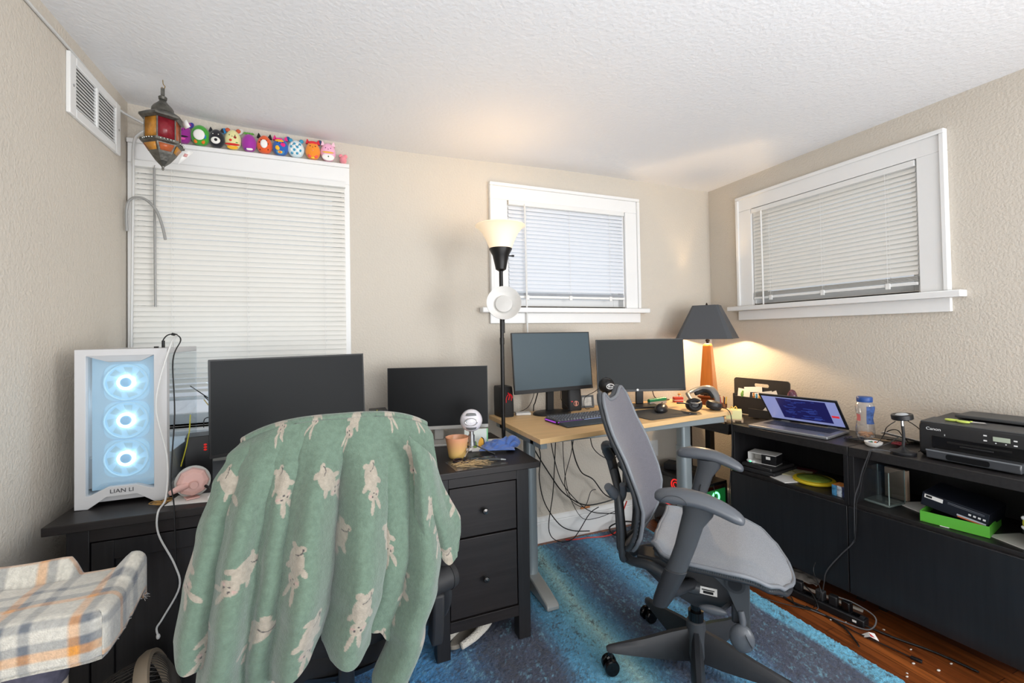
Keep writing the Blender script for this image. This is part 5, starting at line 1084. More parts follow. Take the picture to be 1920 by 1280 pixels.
P('mic_arm', M().tube([(-.11, -.06, .04), (-.15, -.045, .05), (-.185, -.03, .052)], [.005, .004, .005], 8), blk, hs)
P('yoke', M().tube([(-.12, -.06, .052), (-.10, -.085, .05), (-.065, -.08, .056)], .004, 8), hg, hs)
S('cable', M().tube([(2.21, 2.065, .882), (2.205, 2.02, .888), (2.215, 1.985, .86), (2.225, 1.985, .76), (2.225, 1.99, .62), (2.215, 2.0, .45), (2.20, 2.01, .2), (2.20, 2.02, .02)], .0025, 6), dark_cable, 'headset cable dropping over the right front edge of the birch desk', 'cable')
# ------------------------------------------------------------------ cables hanging below the birch desk
cbs = [([(1.10, 2.50, .81), (1.16, 2.52, .66), (1.30, 2.56, .45), (1.40, 2.57, .32), (1.55, 2.58, .22), (1.70, 2.58, .21), (1.85, 2.56, .24)], .0042, 'thick black cable swooping from the left under the birch desk'),
 ([(1.12, 2.46, .81), (1.20, 2.50, .62), (1.215, 2.55, .45), (1.26, 2.57, .28), (1.36, 2.57, .13), (1.46, 2.57, .07), (1.58, 2.56, .05)], .0035, 'black cable dropping steeply to the rug under the birch desk'),
 ([(1.25, 2.48, .81), (1.30, 2.52, .6), (1.38, 2.56, .40), (1.50, 2.57, .25), (1.62, 2.58, .16), (1.80, 2.58, .12)], .0030, 'black cable running diagonally towards the skirting board'),
 ([(1.30, 2.47, .81), (1.315, 2.52, .62), (1.31, 2.55, .35), (1.28, 2.56, .12), (1.33, 2.54, .04), (1.44, 2.53, .04), (1.58, 2.56, .16), (1.66, 2.57, .19)], .0030, 'black cable looping back up from the rug'),
 ([(1.42, 2.48, .81), (1.44, 2.52, .62), (1.52, 2.56, .45), (1.62, 2.57, .38), (1.72, 2.58, .26), (1.84, 2.57, .20)], .0042, 'thick black cable bowing towards the chair back'),
 ([(1.44, 2.46, .81), (1.42, 2.50, .60), (1.40, 2.56, .40), (1.45, 2.57, .27), (1.55, 2.57, .21), (1.60, 2.57, .30), (1.64, 2.57, .31)], .0024, 'thin black cable with a hanging loop below the birch desk'),
 ([(1.35, 2.46, .81), (1.36, 2.50, .62), (1.42, 2.56, .35), (1.52, 2.57, .15), (1.64, 2.57, .12), (1.80, 2.56, .15)], .0022, 'thin black cable beside the thicker ones near the skirting board'),
 ([(1.54, 2.46, .81), (1.56, 2.50, .72), (1.60, 2.53, .60), (1.70, 2.54, .52), (1.80, 2.54, .52), (1.86, 2.53, .60)], .0030, 'black cable hanging in a shallow loop right below the birch desktop')]
for pts, r_, lb in cbs: S('cable', M().tube(pts, r_, 6), dark_cable, lb, 'cable', 'cables hanging under the birch desk')
S('cable', M().tube([(1.40, 2.56, .026), (1.46, 2.52, .035), (1.54, 2.52, .03), (1.66, 2.50, .026), (1.76, 2.52, .03), (1.83, 2.56, .10), (1.88, 2.56, .2)], .0045, 8), red_cable, 'red cable lying on the rug edge under the birch desk', 'cable')
S('cable', M().tube([(1.72, 2.54, .028), (1.80, 2.50, .027), (1.90, 2.50, .027), (1.98, 2.55, .03), (1.86, 2.57, .06), (1.74, 2.56, .05), (1.72, 2.50, .028), (1.78, 2.46, .027), (1.92, 2.44, .027)], .005, 8), dark_cable, 'black cable coiled on the rug behind the mesh chair', 'cable')
S('wood_scrap', M().box(-.035, .035, -.003, .003, 0, .012), colmat((196, 130, 80), .6), 'small orange wood shim on top of the skirting board', 'wood shim', loc=(1.60, D-.008, .1655))
ot = T('wall_outlet', 'white wall outlet plate below the birch desk', 'outlet', (2.19, D, .505)); ot.rotation_euler = (0, 0, 0)
P('plate', M().prism(rrect(-.036, .036, -.058, .058, .005), -.007, -.0005, 'Y'), whitepl, ot, bevel=.001)
for z in (-.022, .022): P('socket', M().at((0, -.007, z), (90, 0, 0)).lathe([(0, 0), (.016, 0), (.016, .0015), (0, .0015)], 20), whitepl, ot)
# ------------------------------------------------------------------ dark glass computer tower on the floor under the birch desk
ft = T('computer_tower', 'black glass computer tower with red and green lights on the floor behind the mesh chair', 'computer tower', (2.25, 2.353, .001), -84)
tx0, tx1, ty0, ty1, th = -.24, .19, -.095, .115, .385
P('top_panel', M().box(tx0, tx1, ty0, ty1, th-.02, th), blk, ft, bevel=.003)
P('bottom_panel', M().box(tx0, tx1, ty0, ty1, .012, .035), blk, ft, bevel=.003)
for x in (tx0+.01, tx1-.04):
    for y in (ty0+.01, ty1-.04): P('foot', M().box(x, x+.03, y, y+.03, 0, .012), blk, ft)
P('rear_panel', M().box(tx0, tx0+.004, ty0, ty1, .035, th-.02), blk, ft)
P('far_panel', M().box(tx0, tx1, ty1-.003, ty1, .035, th-.02), blk, ft)
P('shroud', M().box(tx0+.005, tx1-.06, ty0+.01, ty1-.01, .036, .13), blk_soft, ft)
dglass = bpy.data.materials.new('smoked_glass'); dglass.use_nodes = True; nt = dglass.node_tree; nt.nodes.clear()
o_ = nt.nodes.new('ShaderNodeOutputMaterial'); tr = nt.nodes.new('ShaderNodeBsdfTransparent'); tr.inputs[0].default_value = (.55, .55, .57, 1); gl = nt.nodes.new('ShaderNodeBsdfGlossy'); gl.inputs['Roughness'].default_value = .05
ms = nt.nodes.new('ShaderNodeMixShader'); ms.inputs[0].default_value = .07; nt.links.new(tr.outputs[0], ms.inputs[1]); nt.links.new(gl.outputs[0], ms.inputs[2]); nt.links.new(ms.outputs[0], o_.inputs[0])
P('glass_side', M().box(tx0+.004, tx1-.03, ty0, ty0+.003, .035, th-.02), dglass, ft, smooth=False)
P('front_bezel', M().prism([(ty0, .035), (ty1, .035), (ty1, th-.02), (ty1-.02, th-.06), (ty0+.03, th-.075), (ty0, th-.02)], tx1-.03, tx1-.026, 'X').box(tx1-.03, tx1, ty0, ty0+.01, .035, th-.02).box(tx1-.03, tx1, ty1-.01, ty1, .035, th-.02), blk, ft)
green_p = mat('green_lit_mesh', (30, 80, 50), .6, emit=(40, 170, 80), es=.15)
P('front_mesh', M().box(tx1-.012, tx1-.008, ty0+.01, ty1-.01, .035, th-.05), green_p, ft, smooth=False)
for k, zc in enumerate((.29, .185, .08)): P('green_ring', M().torus((tx1-.005, .01, zc), .030, .006, 'X', 28, 8), mat('green_ring_glow', (160, 255, 190), .5, emit=(110, 255, 150), es=2.6), ft)
P('red_fan_ring', M().torus((tx0+.15, ty0+.05, .30), .036, .0045, 'Y', 30, 8).torus((tx0+.15, ty0+.05, .30), .018, .0035, 'Y', 24, 8), mat('red_ring_glow', (255, 60, 50), .5, emit=(255, 30, 24), es=2.6), ft)
P('red_strip', M().bar((tx0+.08, ty0+.03, .16), (tx0+.16, ty0+.03, .155), .006, .004), MATS['red_ring_glow'], ft)
P('graphics_card', M().box(tx0+.01, tx0+.26, ty0+.03, ty1-.02, .16, .20), blk_gl, ft, bevel=.004)
for (x, y) in ((tx0+.06, ty0+.06), (tx1-.10, ty0+.06)): P('top_vent', M().box(x, x+.05, y, y+.03, th, th+.002), blk_soft, ft)
c24, s24 = math.cos(R(-84)), math.sin(R(-84))
def fw(x, y, z): return (2.25+x*c24-y*s24, 2.353+x*s24+y*c24, z+.001)
point('tower_red_light', fw(tx0+.15, ty0+.05, .25), .03, (1, .08, .05), .03)
point('tower_green_light', fw(tx1-.05, .01, .25), .02, (.15, 1, .35), .03)
rt = T('router', 'black router with small status lights stacked on the dark tower', 'router', fw(.02, .01, th+.001), 18)
P('case', M().box(-.11, .11, -.07, .07, 0, .032), blk, rt, bevel=.004); P('status_lights', M().box(.02, .05, -.071, -.0695, .018, .021), colmat((110, 120, 90), .5), rt)
rt2 = T('dock', 'black docking box at the left on the dark tower beside the router', 'dock', fw(-.155, .02, th+.001), 30)
P('case', M().box(-.05, .06, -.06, .06, 0, .042), blk_soft, rt2, bevel=.004)
S('cable', M().tube([fw(-.16, .0, th+.06), fw(-.10, -.02, th+.065), fw(-.02, -.03, th+.05), fw(.05, -.02, th+.045), fw(.1, 0, th+.06)], .003, 6), dark_cable, 'black cable draped across the router on the dark tower', 'cable')
S('cable', M().tube([fw(.13, .02, th+.01), fw(.19, -.02, th-.01), fw(.21, -.03, .3), fw(.22, -.03, .1), fw(.23, -.04, .02)], .003, 6), dark_cable, 'black cable hanging down the lit green front of the dark tower', 'cable')
# ------------------------------------------------------------------ slipper and specks on the rug
sl = T('slipper', 'fluffy cream slipper under the file drawers of the black desk', 'slipper', (.575, 1.935, .022), -62)
P('sole', M().prism([(.042*math.cos(t_)*(1+.12*math.sin(t_)), .125*math.sin(t_)) for t_ in [2*PI*k/28 for k in range(28)]], 0, .018), mat('knit_grey', (130, 124, 114), .9, bump=.6, bscale=200), sl, bevel=.004)
P('upper', M().tube([(-.04, -.10, .02), (-.05, -.02, .03), (-.035, .07, .045), (0, .11, .045), (.035, .07, .045), (.05, -.02, .03), (.04, -.10, .02)], [.014, .018, .024, .026, .024, .018, .014], 12), mat('cream_faux_fur', (206, 200, 188), .95, bump=1, bscale=150, bdist=.01, sheen=.6), sl, angle=180)
# ------------------------------------------------------------------ things on the sideboards
ZS = .7925
lp = T('laptop', 'open silver laptop with a dark blue screen on the far sideboard', 'laptop', sb(.115, 0, ZS), SRZ+6.5)
lm = mat('laptop_silver', (150, 152, 156), .35, metal=.6)
LW, LD, LL = .405, .262, .215
bs = P('base', M().box(0, LW, 0, LD, .001, .016), lm, lp, bevel=.004)
P('key_well', M().box(.03, LW-.03, .10, LD-.035, .0158, .0165), mat('key_well_dark', (70, 74, 82), .5), bs)
m_ = M()
for j in range(6):
    for i in range(17): m_.box(.033+i*.0203, .033+i*.0203+.0175, .104+j*.0198, .104+j*.0198+.0165, .0165, .0182)
P('keys', m_, mat('laptop_keys', (46, 50, 60), .45), bs)
P('touchpad', M().box(.13, .26, .012, .088, .0159, .0163), mat('touchpad', (136, 138, 142), .3, metal=.5), bs)
P('sticker', M().box(LW-.055, LW-.025, .02, .035, .0160, .0164), colmat((90, 120, 160), .5), bs)
LA = Matrix.Translation((0, LD-.008, .019)) @ Matrix.Rotation(R(130-90-0), 4, 'X')
def lid(): x = M(); x.T = LA; return x
ld = P('lid', lid().box(0, LW, -.000, .006, 0, LL), mat('laptop_bezel', (30, 31, 34), .35), lp, bevel=.002)
P('lid_back', lid().box(0, LW, .0061, .0075, 0, LL), lm, ld, bevel=.001)
scm = mat('laptop_lavender_screen', (120, 126, 170), .3, emit=(120, 128, 175), es=.75)
P('screen', lid().box(.012, LW-.012, -.0012, -.0002, .018, LL-.012), scm, ld, smooth=False)
P('window_content', lid().box(.09, LW-.06, -.0018, -.0013, .036, LL-.018), mat('laptop_navy_screen', (22, 22, 60), .3, emit=(24, 24, 72), es=.9), ld, smooth=False)
m_ = lid(); rq = random.Random(9)
for k in range(38):
    x = rq.uniform(.10, LW-.13); z = rq.uniform(.045, LL-.03); m_.box(x, x+rq.uniform(.01, .06), -.0022, -.0019, z, z+.004)
P('text_lines', m_, mat('laptop_text_blue', (60, 80, 160), .3, emit=(44, 58, 130), es=.5), ld, smooth=False)
P('red_patch', lid().box(LW-.055, LW-.02, -.0022, -.0013, .085, .10), mat('laptop_red', (180, 40, 50), .3, emit=(190, 40, 50), es=.8), ld, smooth=False)
for x in (.06, LW-.10): P('hinge', M().cyl((x, LD-.006, .019), (x+.045, LD-.006, .019), .0045, seg=12), lm, lp)
# magazine / desk organiser with handle, standing across side table and sideboard end
og = T('desk_organizer', 'black stepped desk organizer with a handle slot, filled with papers and pens', 'organizer', sb(-.085, .36, .793), SRZ)
bo = mat('charcoal_board', (44, 42, 42), .6, bump=.2, bscale=300)
OW = .175
m_ = M(); outer = rrect(-OW-.03, OW+.012, 0, .235, .02, 5); hole = rrect(-.055, .05, .182, .205, .011, 5)
k_ = len(outer); vs = []
for yy in (.055, .063):
    vs += [(a_, yy, b_) for a_, b_ in outer]+[(a_, yy, b_) for a_, b_ in hole]
fs = []
# outer and hole share point count: bridge
for f_, o in ((0, 0), (1, 2*k_)):
    for i in range(k_): j = (i+1) % k_; fs.append((o+i, o+j, o+k_+j, o+k_+i))
for i in range(k_): j = (i+1) % k_; fs += [(i, 2*k_+i, 2*k_+j, j), (k_+i, k_+j, 3*k_+j, 3*k_+i)]
P('back_panel', m_.add(vs, fs), bo, og)
P('middle_panel', M().box(-OW, OW, .0, .005, 0, .115), bo, og, bevel=.001)
P('front_panel', M().box(-.01, OW, -.07, -.065, 0, .055), bo, og, bevel=.001)
P('tray_floor', M().box(-OW, OW, 0, .055, 0, .005).box(-.01, OW, -.07, 0, 0, .005), bo, og)
P('side_panel', M().box(-OW, -OW+.005, 0, .055, 0, .13), bo, og); P('side_panel', M().box(OW-.005, OW, -.065, .055, 0, .10), bo, og)
def sheet(name, cx, cy, z, w_, h_, tilt, lean, label, c=(232, 230, 226)):
    o = S(name, M().box(-w_/2, w_/2, -.0006, .0006, 0, h_), colmat(c, .8), label, 'paper', 'papers filed in the black organizer', loc=sb(-.085+cx, .36+cy, z), rot=(lean, tilt, SRZ)); return o
sheet('paper', -.125, .030, .84, .09, .115, 4, -6, 'blank white card at the left of the organizer')
sheet('photo_sheet', -.045, .036, .84, .13, .135, -6, -6, 'white sheet with a dark photo print in the organizer')
P('photo_print', M().box(-.055, .06, -.0012, -.0007, .045, .10), mat('dark_photo', (60, 66, 76), .5, var=.5, vscale=30), bpy.data.objects['photo_sheet'])
sheet('paper', .035, .030, .84, .14, .11, -12, -4, 'white printed sheet leaning right in the organizer', (228, 228, 224))
sheet('paper', .10, .042, .84, .10, .115, -24, -6, 'tilted white card with dark outline at the right of the organizer')
S('index_card', M().box(-.03, .03, -.0006, .0006, 0, .05), paper, 'small white card in the lower pocket of the organizer', 'paper', loc=sb(-.01, .325, .805), rot=(-8, 38, SRZ))
S('index_card', M().box(-.028, .03, -.0006, .0006, 0, .06), colmat((216, 214, 206), .8), 'framed white card leaning in the lower pocket behind the laptop', 'paper', loc=sb(.055, .325, .80), rot=(-8, -35, SRZ))
gt = S('green_toy', M().ell((0, 0, .016), (.012, .008, .018), 12, 8).ell((.004, -.002, .034), (.008, .006, .009), 10, 6), colmat((120, 160, 70), .5), 'small green clip figure on the rim of the organizer', 'clip', loc=sb(-.19, .362, .905))
for k, (s_, c, h_) in enumerate(((-.105, (214, 130, 50), .03), (-.085, (60, 150, 190), .024), (-.065, (230, 170, 70), .032), (-.035, (236, 130, 170), .022))):
    S('figurine', M().ell((0, 0, .009), (.008, .006, .010), 12, 8).ell((0, 0, .009+h_*.55), (.006, .005, .009), 12, 8), colmat(c, .5), ('orange', 'blue', 'amber', 'pink')[k]+' thumb-sized figurine on the organizer rim', 'figurine', 'tiny figurines on the organizer rim', loc=sb(s_, .3625, .908))
pc_ = T('pencil_cup', 'amber mesh pencil cup with pens left of the organizer', 'pencil cup', (2.462, 2.265, .7835), 10)
P('cup', M().lathe([(.022, 0), (.026, .08), (.024, .08), (.020, .004), (0, .004)], 24), mat('copper_mesh', (150, 92, 58), .4, metal=.5, bump=.6, bscale=300), pc_)
for k, (a_, c) in enumerate(((20, (206, 120, 60)), (100, (230, 226, 220)), (170, (180, 60, 80)), (240, (40, 60, 60)), (310, (220, 180, 60)))):
    P('pen', M().cyl((.006*math.cos(R(a_)), .006*math.sin(R(a_)), .006), (.024*math.cos(R(a_)), .024*math.sin(R(a_)), .125), .0035, seg=8), colmat(c, .5), pc_)
yb = T('block_box', 'pale yellow lettered block on a tiny wooden pallet at the corner of the sideboard', 'box', sb(-.045, .085, .7925), SRZ+38)
P('pallet', M().box(-.052, .052, -.045, .045, .012, .018).box(-.052, -.04, -.045, .045, 0, .012).box(-.006, .006, -.045, .045, 0, .012).box(.04, .052, -.045, .045, 0, .012), colmat((196, 170, 140), .7), yb, bevel=.001)
P('block', M().box(-.045, .045, -.038, .038, .018, .072), colmat((226, 218, 160), .6), yb, bevel=.002)
P('label_patch', M().box(.0452, .0458, -.022, .022, .040, .064), colmat((90, 110, 100), .6), yb)
text('lettering', 'LENS', .016, colmat((226, 218, 160), .6), yb, (.0462, 0, .052), (90, 0, 90))
P('bow', M().tube([(-.02, 0, .074), (-.01, .01, .088), (.0, -.012, .082), (.012, .008, .090), (.02, -.004, .076)], .003, 6), colmat((226, 190, 90), .7), yb)
rk = S('crystal_rock', M().ell((0, 0, .092), (.045, .038, .098), 20, 16, lambda p: p*(1+.16*noise.noise(p*30))), mat('purple_mineral', (92, 50, 66), .2, var=.5, vscale=30), 'tall dark purple crystal lump behind the laptop beside the organizer', 'rock', loc=sb(.135, .385, ZS-.002), smooth=False)
S('marker', M().cyl((0, 0, .0), (.03, 0, .075), .005, seg=10), colmat((216, 160, 50), .5), 'yellow marker standing in the organizer beside the purple lump', 'marker', loc=sb(.07, .375, .81), rot=(0, 0, SRZ))
# plastic jar
jr = T('jar', 'clear waisted plastic jar with a blue lid and a few peanuts at the bottom', 'jar', sb(.578, .27, ZS), SRZ+20)
clearp = bpy.data.materials.new('clear_plastic'); clearp.use_nodes = True; nt = clearp.node_tree; nt.nodes.clear()
o_ = nt.nodes.new('ShaderNodeOutputMaterial'); tr = nt.nodes.new('ShaderNodeBsdfTransparent'); tr.inputs[0].default_value = (.93, .93, .94, 1); gl = nt.nodes.new('ShaderNodeBsdfGlossy'); gl.inputs['Roughness'].default_value = .08
df = nt.nodes.new('ShaderNodeBsdfDiffuse'); df.inputs[0].default_value = (.8, .8, .82, 1); m1_ = nt.nodes.new('ShaderNodeMixShader'); m1_.inputs[0].default_value = .12; nt.links.new(tr.outputs[0], m1_.inputs[1]); nt.links.new(df.outputs[0], m1_.inputs[2])
ms = nt.nodes.new('ShaderNodeMixShader'); lw_ = nt.nodes.new('ShaderNodeLayerWeight'); lw_.inputs[0].default_value = .35; nt.links.new(lw_.outputs['Facing'], ms.inputs[0]); nt.links.new(m1_.outputs[0], ms.inputs[1]); nt.links.new(gl.outputs[0], ms.inputs[2]); nt.links.new(ms.outputs[0], o_.inputs[0])
P('body', M().lathe([(0, .002), (.034, .001), (.040, .008), (.041, .045), (.037, .08), (.0325, .103), (.037, .128), (.0415, .15), (.040, .168), (.033, .182), (.030, .186)], 36, cap=False), clearp, jr)
P('lid', M().lathe([(.033, .184), (.034, .188), (.034, .206), (.031, .210), (0, .210)], 36), mat('navy_blue_lid', (36, 74, 140), .4), jr)
P('label_wrap', M().lathe([(.0385, .075), (.0355, .09), (.034, .103), (.0382, .128), (.0427, .15), (.0424, .165)], 14, a0=R(285), a1=R(350), cap=False), mat('blue_label', (60, 86, 140), .6, var=.5, vscale=60), jr)
P('pink_reflection_strip', M().lathe([(.0365, .088), (.034, .103), (.0368, .122)], 14, a0=R(205), a1=R(245), cap=False), colmat((200, 110, 112), .6), jr)  # pink reflection put on the jar as a coloured strip
m_ = M(); rq = random.Random(6)
for k in range(60):
    a_ = rq.uniform(0, 2*PI); r_ = .031*math.sqrt(rq.random()); m_.ell((r_*math.cos(a_), r_*math.sin(a_), .010+rq.random()*.016), (.006, .004, .004), 7, 5)
P('peanuts', m_, colmat((206, 150, 96), .6), jr)['kind'] = 'stuff'
# eyeglass-like black pouch, white dish with pills, beads, envelope, leather case, pen, ring light
m_ = M().grid(lambda u, v: Vector((-.05+.10*u, -.03+.06*v, .008+.010*math.sin(u*PI)*math.sin(v*PI)+.006*noise.noise(Vector((u*5, v*4, 2))))), 24, 18)
S('sunglasses_pouch', m_, mat('glossy_black_pouch', (18, 18, 20), .2), 'crumpled glossy black pouch in front of the clear jar', 'pouch', loc=sb(.600, .155, ZS+.002), rot=(0, 0, SRZ+10), solid=.003, angle=180)
ds = T('dish', 'small round white dish of coloured pills on the near end of the far sideboard', 'dish', sb(.690, .105, ZS), 0)
P('bowl', M().lathe([(0, .001), (.024, .001), (.032, .008), (.036, .022), (.033, .023), (.028, .010), (0, .007)], 32), mat('white_ceramic', (232, 230, 226), .25), ds)
for k, c in enumerate(((200, 70, 50), (60, 130, 80), (50, 60, 110), (60, 60, 66), (220, 190, 90), (190, 190, 200))): a_ = k*1.05; P('pill', M().ell((.015*math.cos(a_), .015*math.sin(a_), .018), (.007, .005, .004), 10, 6), colmat(c, .4), ds)
m_ = M(); rq = random.Random(12)
for k in range(12):
    a_ = rq.uniform(0, 6.28); r_ = rq.uniform(.0, .022); cc = (r_*math.cos(a_)*1.4, r_*math.sin(a_), .006+rq.random()*.010); m_.torus(cc, rq.uniform(.012, .02), .0022, 'Z', 20, 5, sy=.8)
S('bead_string', m_, mat('maroon_beads', (130, 40, 50), .4, bump=1, bscale=250, bdist=.004), 'tangled maroon bead string between the white dish and the ring light', 'beads', loc=sb(.745, .20, ZS+.002))['kind'] = 'stuff'
S('envelope', M().box(-.10, .10, -.05, .05, 0, .002), paper, 'white envelope leaning behind the ring light against the printer', 'envelope', loc=sb(.735, .32, ZS+.018), rot=(-14, 12, SRZ+28))
S('wooden_stick', M().bar((-.05, 0, .003), (.05, 0, .003), .012, .003), colmat((190, 164, 132), .6), 'flat wooden stick lying behind the bead string', 'stick', loc=sb(.66, .27, ZS), rot=(0, 0, SRZ+8))
lc = T('leather_case', 'tan leather case with a black strap beside the printer', 'case', sb(.82, .36, ZS), SRZ+10)
P('body', M().at((0, 0, .045), (80, 0, 20)).lathe([(0, -.018), (.034, -.016), (.043, 0), (.034, .016), (0, .018)], 30), mat('tan_leather', (172, 116, 80), .5, var=.15, vscale=30), lc)
P('strap', M().tube([(-.04, -.02, .02), (-.03, -.022, .06), (.0, -.022, .08), (.025, -.02, .06), (.03, -.02, .03)], .005, 8, flat=.5), blk_soft, lc)
rgl = T('desk_light', 'black round-headed desk light on a stem beside the printer', 'desk light', sb(.823, .062, ZS), SRZ)
P('base', M().lathe([(0, 0), (.045, 0), (.047, .003), (.047, .012), (.045, .014), (.024, .018), (.010, .030), (.006, .034)], 40), mat('satin_black_metal', (30, 30, 32), .3), rgl)
P('stem', M().tube([(0, 0, .028), (.003, 0, .08), (.0, 0, .128)], .0058, 12), blk_soft, rgl)
P('joint', M().cyl((0, 0, .125), (-.001, 0, .150), .0062, seg=14).ell((-.001, 0, .154), (.008, .008, .008), 12, 8), chrome, rgl)
hd = P('head', M().at((-.002, .004, .166), (6, -4, 0)).lathe([(0, -.013), (.036, -.013), (.039, -.010), (.039, .008), (.036, .010), (.029, .008), (0, .008)], 40), MATS['satin_black_metal'], rgl)
P('diffuser', M().at((-.002, .004, .166), (6, -4, 0)).lathe([(.024, .0085), (.018, .013), (0, .015)], 32), mat('frosted_white', (176, 180, 184), .25), hd)
S('cable', M().tube([sb(.80, .03, .80), sb(.76, .01, .803), sb(.73, -.005, .798), sb(.722, -.012, .77), sb(.70, -.016, .70), sb(.685, -.018, .63), sb(.668, -.024, .56), sb(.665, -.026, .42), sb(.66, -.026, .36), sb(.60, -.028, .27), sb(.54, -.032, .17), sb(.52, -.02, .10), sb(.50, .0, .03)], .0026, 6), colmat((70, 70, 72), .4), 'grey cable from the desk light falling across the sideboard doors', 'cable')
S('cable', M().tube([sb(.795, .10, .86), sb(.77, .06, .83), sb(.735, .0, .80), sb(.728, -.012, .775), sb(.712, -.017, .71), sb(.70, -.018, .67), sb(.69, -.02, .60), sb(.675, -.024, .54), sb(.673, -.026, .45), sb(.665, -.03, .36)], .0022, 6), dark_cable, 'second darker cable beside the grey one over the sideboard edge', 'cable')
S('cable', M().tube([sb(.62, .34, .80), sb(.64, .36, .83), sb(.68, .35, .84), sb(.71, .33, .815), sb(.74, .30, .80), sb(.70, .28, .796), sb(.66, .29, .797), sb(.72, .25, .81), sb(.78, .22, .81)], .0024, 6), dark_cable, 'black cable tangled behind the bead string', 'cable')
S('cable', M().tube([sb(.79, .08, .93), sb(.765, .06, .90), sb(.74, .09, .86), sb(.72, .10, .83), sb(.70, .08, .80)], .002, 5), dark_cable, 'thin black cable looping left of the desk light stem', 'cable')
S('cable', M().tube([sb(.82, .09, .955), sb(.81, .13, .935), sb(.84, .16, .90), sb(.86, .17, .86), sb(.862, .16, .82), sb(.85, .13, .80)], .002, 5), dark_cable, 'thin black cable looping right of the desk light stem', 'cable')
S('cable', M().tube([sb(.80, .30, .915), sb(.84, .32, .91), sb(.88, .34, .905)], .002, 5), dark_cable, 'black cable end reaching the printer top behind the desk light', 'cable')
# ------------------------------------------------------------------ printer
pr = T('printer', 'black inkjet printer with a clear paper tray and a small display at the right edge', 'printer', sb(1.045, .27, ZS), SRZ)
pb = mat('printer_black', (32, 32, 34), .38, bump=.15, bscale=500, bdist=.0004); pg = mat('printer_grey_top', (64, 65, 66), .45, bump=.2, bscale=600, bdist=.0004)
pw = .186
P('body', M().prism([(-.155, .012), (-.155, .125), (-.148, .146), (.16, .158), (.16, .0), (-.13, .0)], -pw, pw, 'X'), pb, pr, bevel=.006)
P('top_cover', M().prism([(-.146, .146), (-.02, .151), (-.02, .1545), (-.144, .1495)], -pw+.004, pw-.004, 'X'), pg, pr)
P('rear_lid', M().box(-.12, pw+.02, .0, .17, .158, .172), pg, pr, bevel=.004)
P('display', M().box(.048, .096, -.1565, -.1555, .106, .124), mat('lcd_pale', (168, 178, 160), .3), pr, bevel=.001)
for (x, z) in ((.028, .124), (.028, .104), (.112, .118), (.112, .100)): P('button', M().box(x-.007, x+.003, -.1562, -.1552, z-.003, z+.002), lettering, pr)
for x in (.056, .084): P('button', M().cyl((x, -.1566, .099), (x, -.155, .099), .0022, seg=8), lettering, pr)
text('logo', 'Canon', .017, lettering, pr, (-.135, -.1566, .121), (90, 0, 0), sx=1.1)
text('number', '2', .010, lettering, pr, (-.098, -.1566, .101), (90, 0, 0))
P('output_recess', M().box(-pw+.045, pw-.02, -.158, -.1545, .028, .092), blk_gl, pr, bevel=.006)
P('output_slot', M().box(-.09, .10, -.160, -.1575, .070, .078), mat('deep_black', (6, 6, 6), .6), pr)
P('lever', M().box(-.05, .05, -.1615, -.158, .060, .066), pb, pr, bevel=.001)
trp = mat('smoked_clear_plastic', (62, 64, 68), .18, coat=.3)
P('paper_tray', M().box(-pw+.045, .14, -.215, -.158, .006, .042), trp, pr, bevel=.005)
P('tray_handle', M().prism(rrect(-.075, .055, .012, .034, .008), -.2165, -.2145, 'Y'), blk_gl, pr)
P('tray_edge', M().box(-pw+.046, .139, -.216, -.2135, .038, .0425), mat('light_edge', (120, 124, 128), .3), pr)
sc2 = T('scissors', 'scissors with lime green handles lying on top of the printer', 'scissors', sb(.975, .19, ZS+.1535), SRZ+6)
lime = mat('lime_handle', (190, 206, 96), .45)
P('handle', M().torus((-.03, .006, .004), .020, .0045, 'Z', 26, 8, sy=.45), lime, sc2); P('handle', M().torus((.008, -.008, .004), .017, .0045, 'Z', 26, 8, sy=.55), lime, sc2)
P('blades', M().bar((.018, .0, .004), (.075, .008, .004), .009, .002).bar((.018, .002, .006), (.07, .012, .006), .006, .0015), chrome, sc2)
P('pivot', M().cyl((.03, .003, .004), (.03, .003, .009), .004, seg=10), lime, sc2)
# ------------------------------------------------------------------ things inside the sideboards
SH = .5305
def sbox(name, s0, s1, t0, t1, z0, z1, material, label, cat, rz=0, bev=.001, **k):
    return S(name, M().box(-(s1-s0)/2, (s1-s0)/2, -(t1-t0)/2, (t1-t0)/2, 0, z1-z0), material, label, cat, loc=sb((s0+s1)/2, (t0+t1)/2, z0), rot=(0, 0, SRZ+rz), bevel=bev, **k)
sbox('binder', .046, .232, .02, .27, SH, SH+.022, blk_soft, 'black folder at the bottom of the stack in the far sideboard', 'folder', rz=6, bev=.004)
sbox('case', .045, .225, .025, .25, SH+.0225, SH+.045, hb, 'black zip case lying on the black folder', 'case', rz=2, bev=.006)
ob2 = T('open_box', 'open white and black cardboard box on the black zip case', 'box', sb(.13, .12, SH+.046), SRZ+14)
P('sleeve', M().box(-.075, .075, -.05, .05, 0, .003).box(-.075, .075, -.05, .05, .055, .058).box(-.075, .075, .047, .05, .003, .055).box(-.075, -.072, -.05, .047, .003, .055), paper, ob2)
P('black_carton', M().box(.0, .078, -.052, .046, .003, .056), blk, ob2, bevel=.001); P('label', M().box(.025, .048, -.0535, -.0525, .032, .048), paper, ob2)
S('earphones', M().ell((0, 0, .010), (.018, .012, .010), 12, 8).ell((.022, .004, .008), (.012, .010, .008), 12, 8).torus((.0, .0, .018), .010, .002, 'Z', 16, 5), whitepl, 'small white earbud case with a green light in front of the open box', 'earbuds', loc=sb(.085, .045, SH+.0462), rot=(0, 0, SRZ))
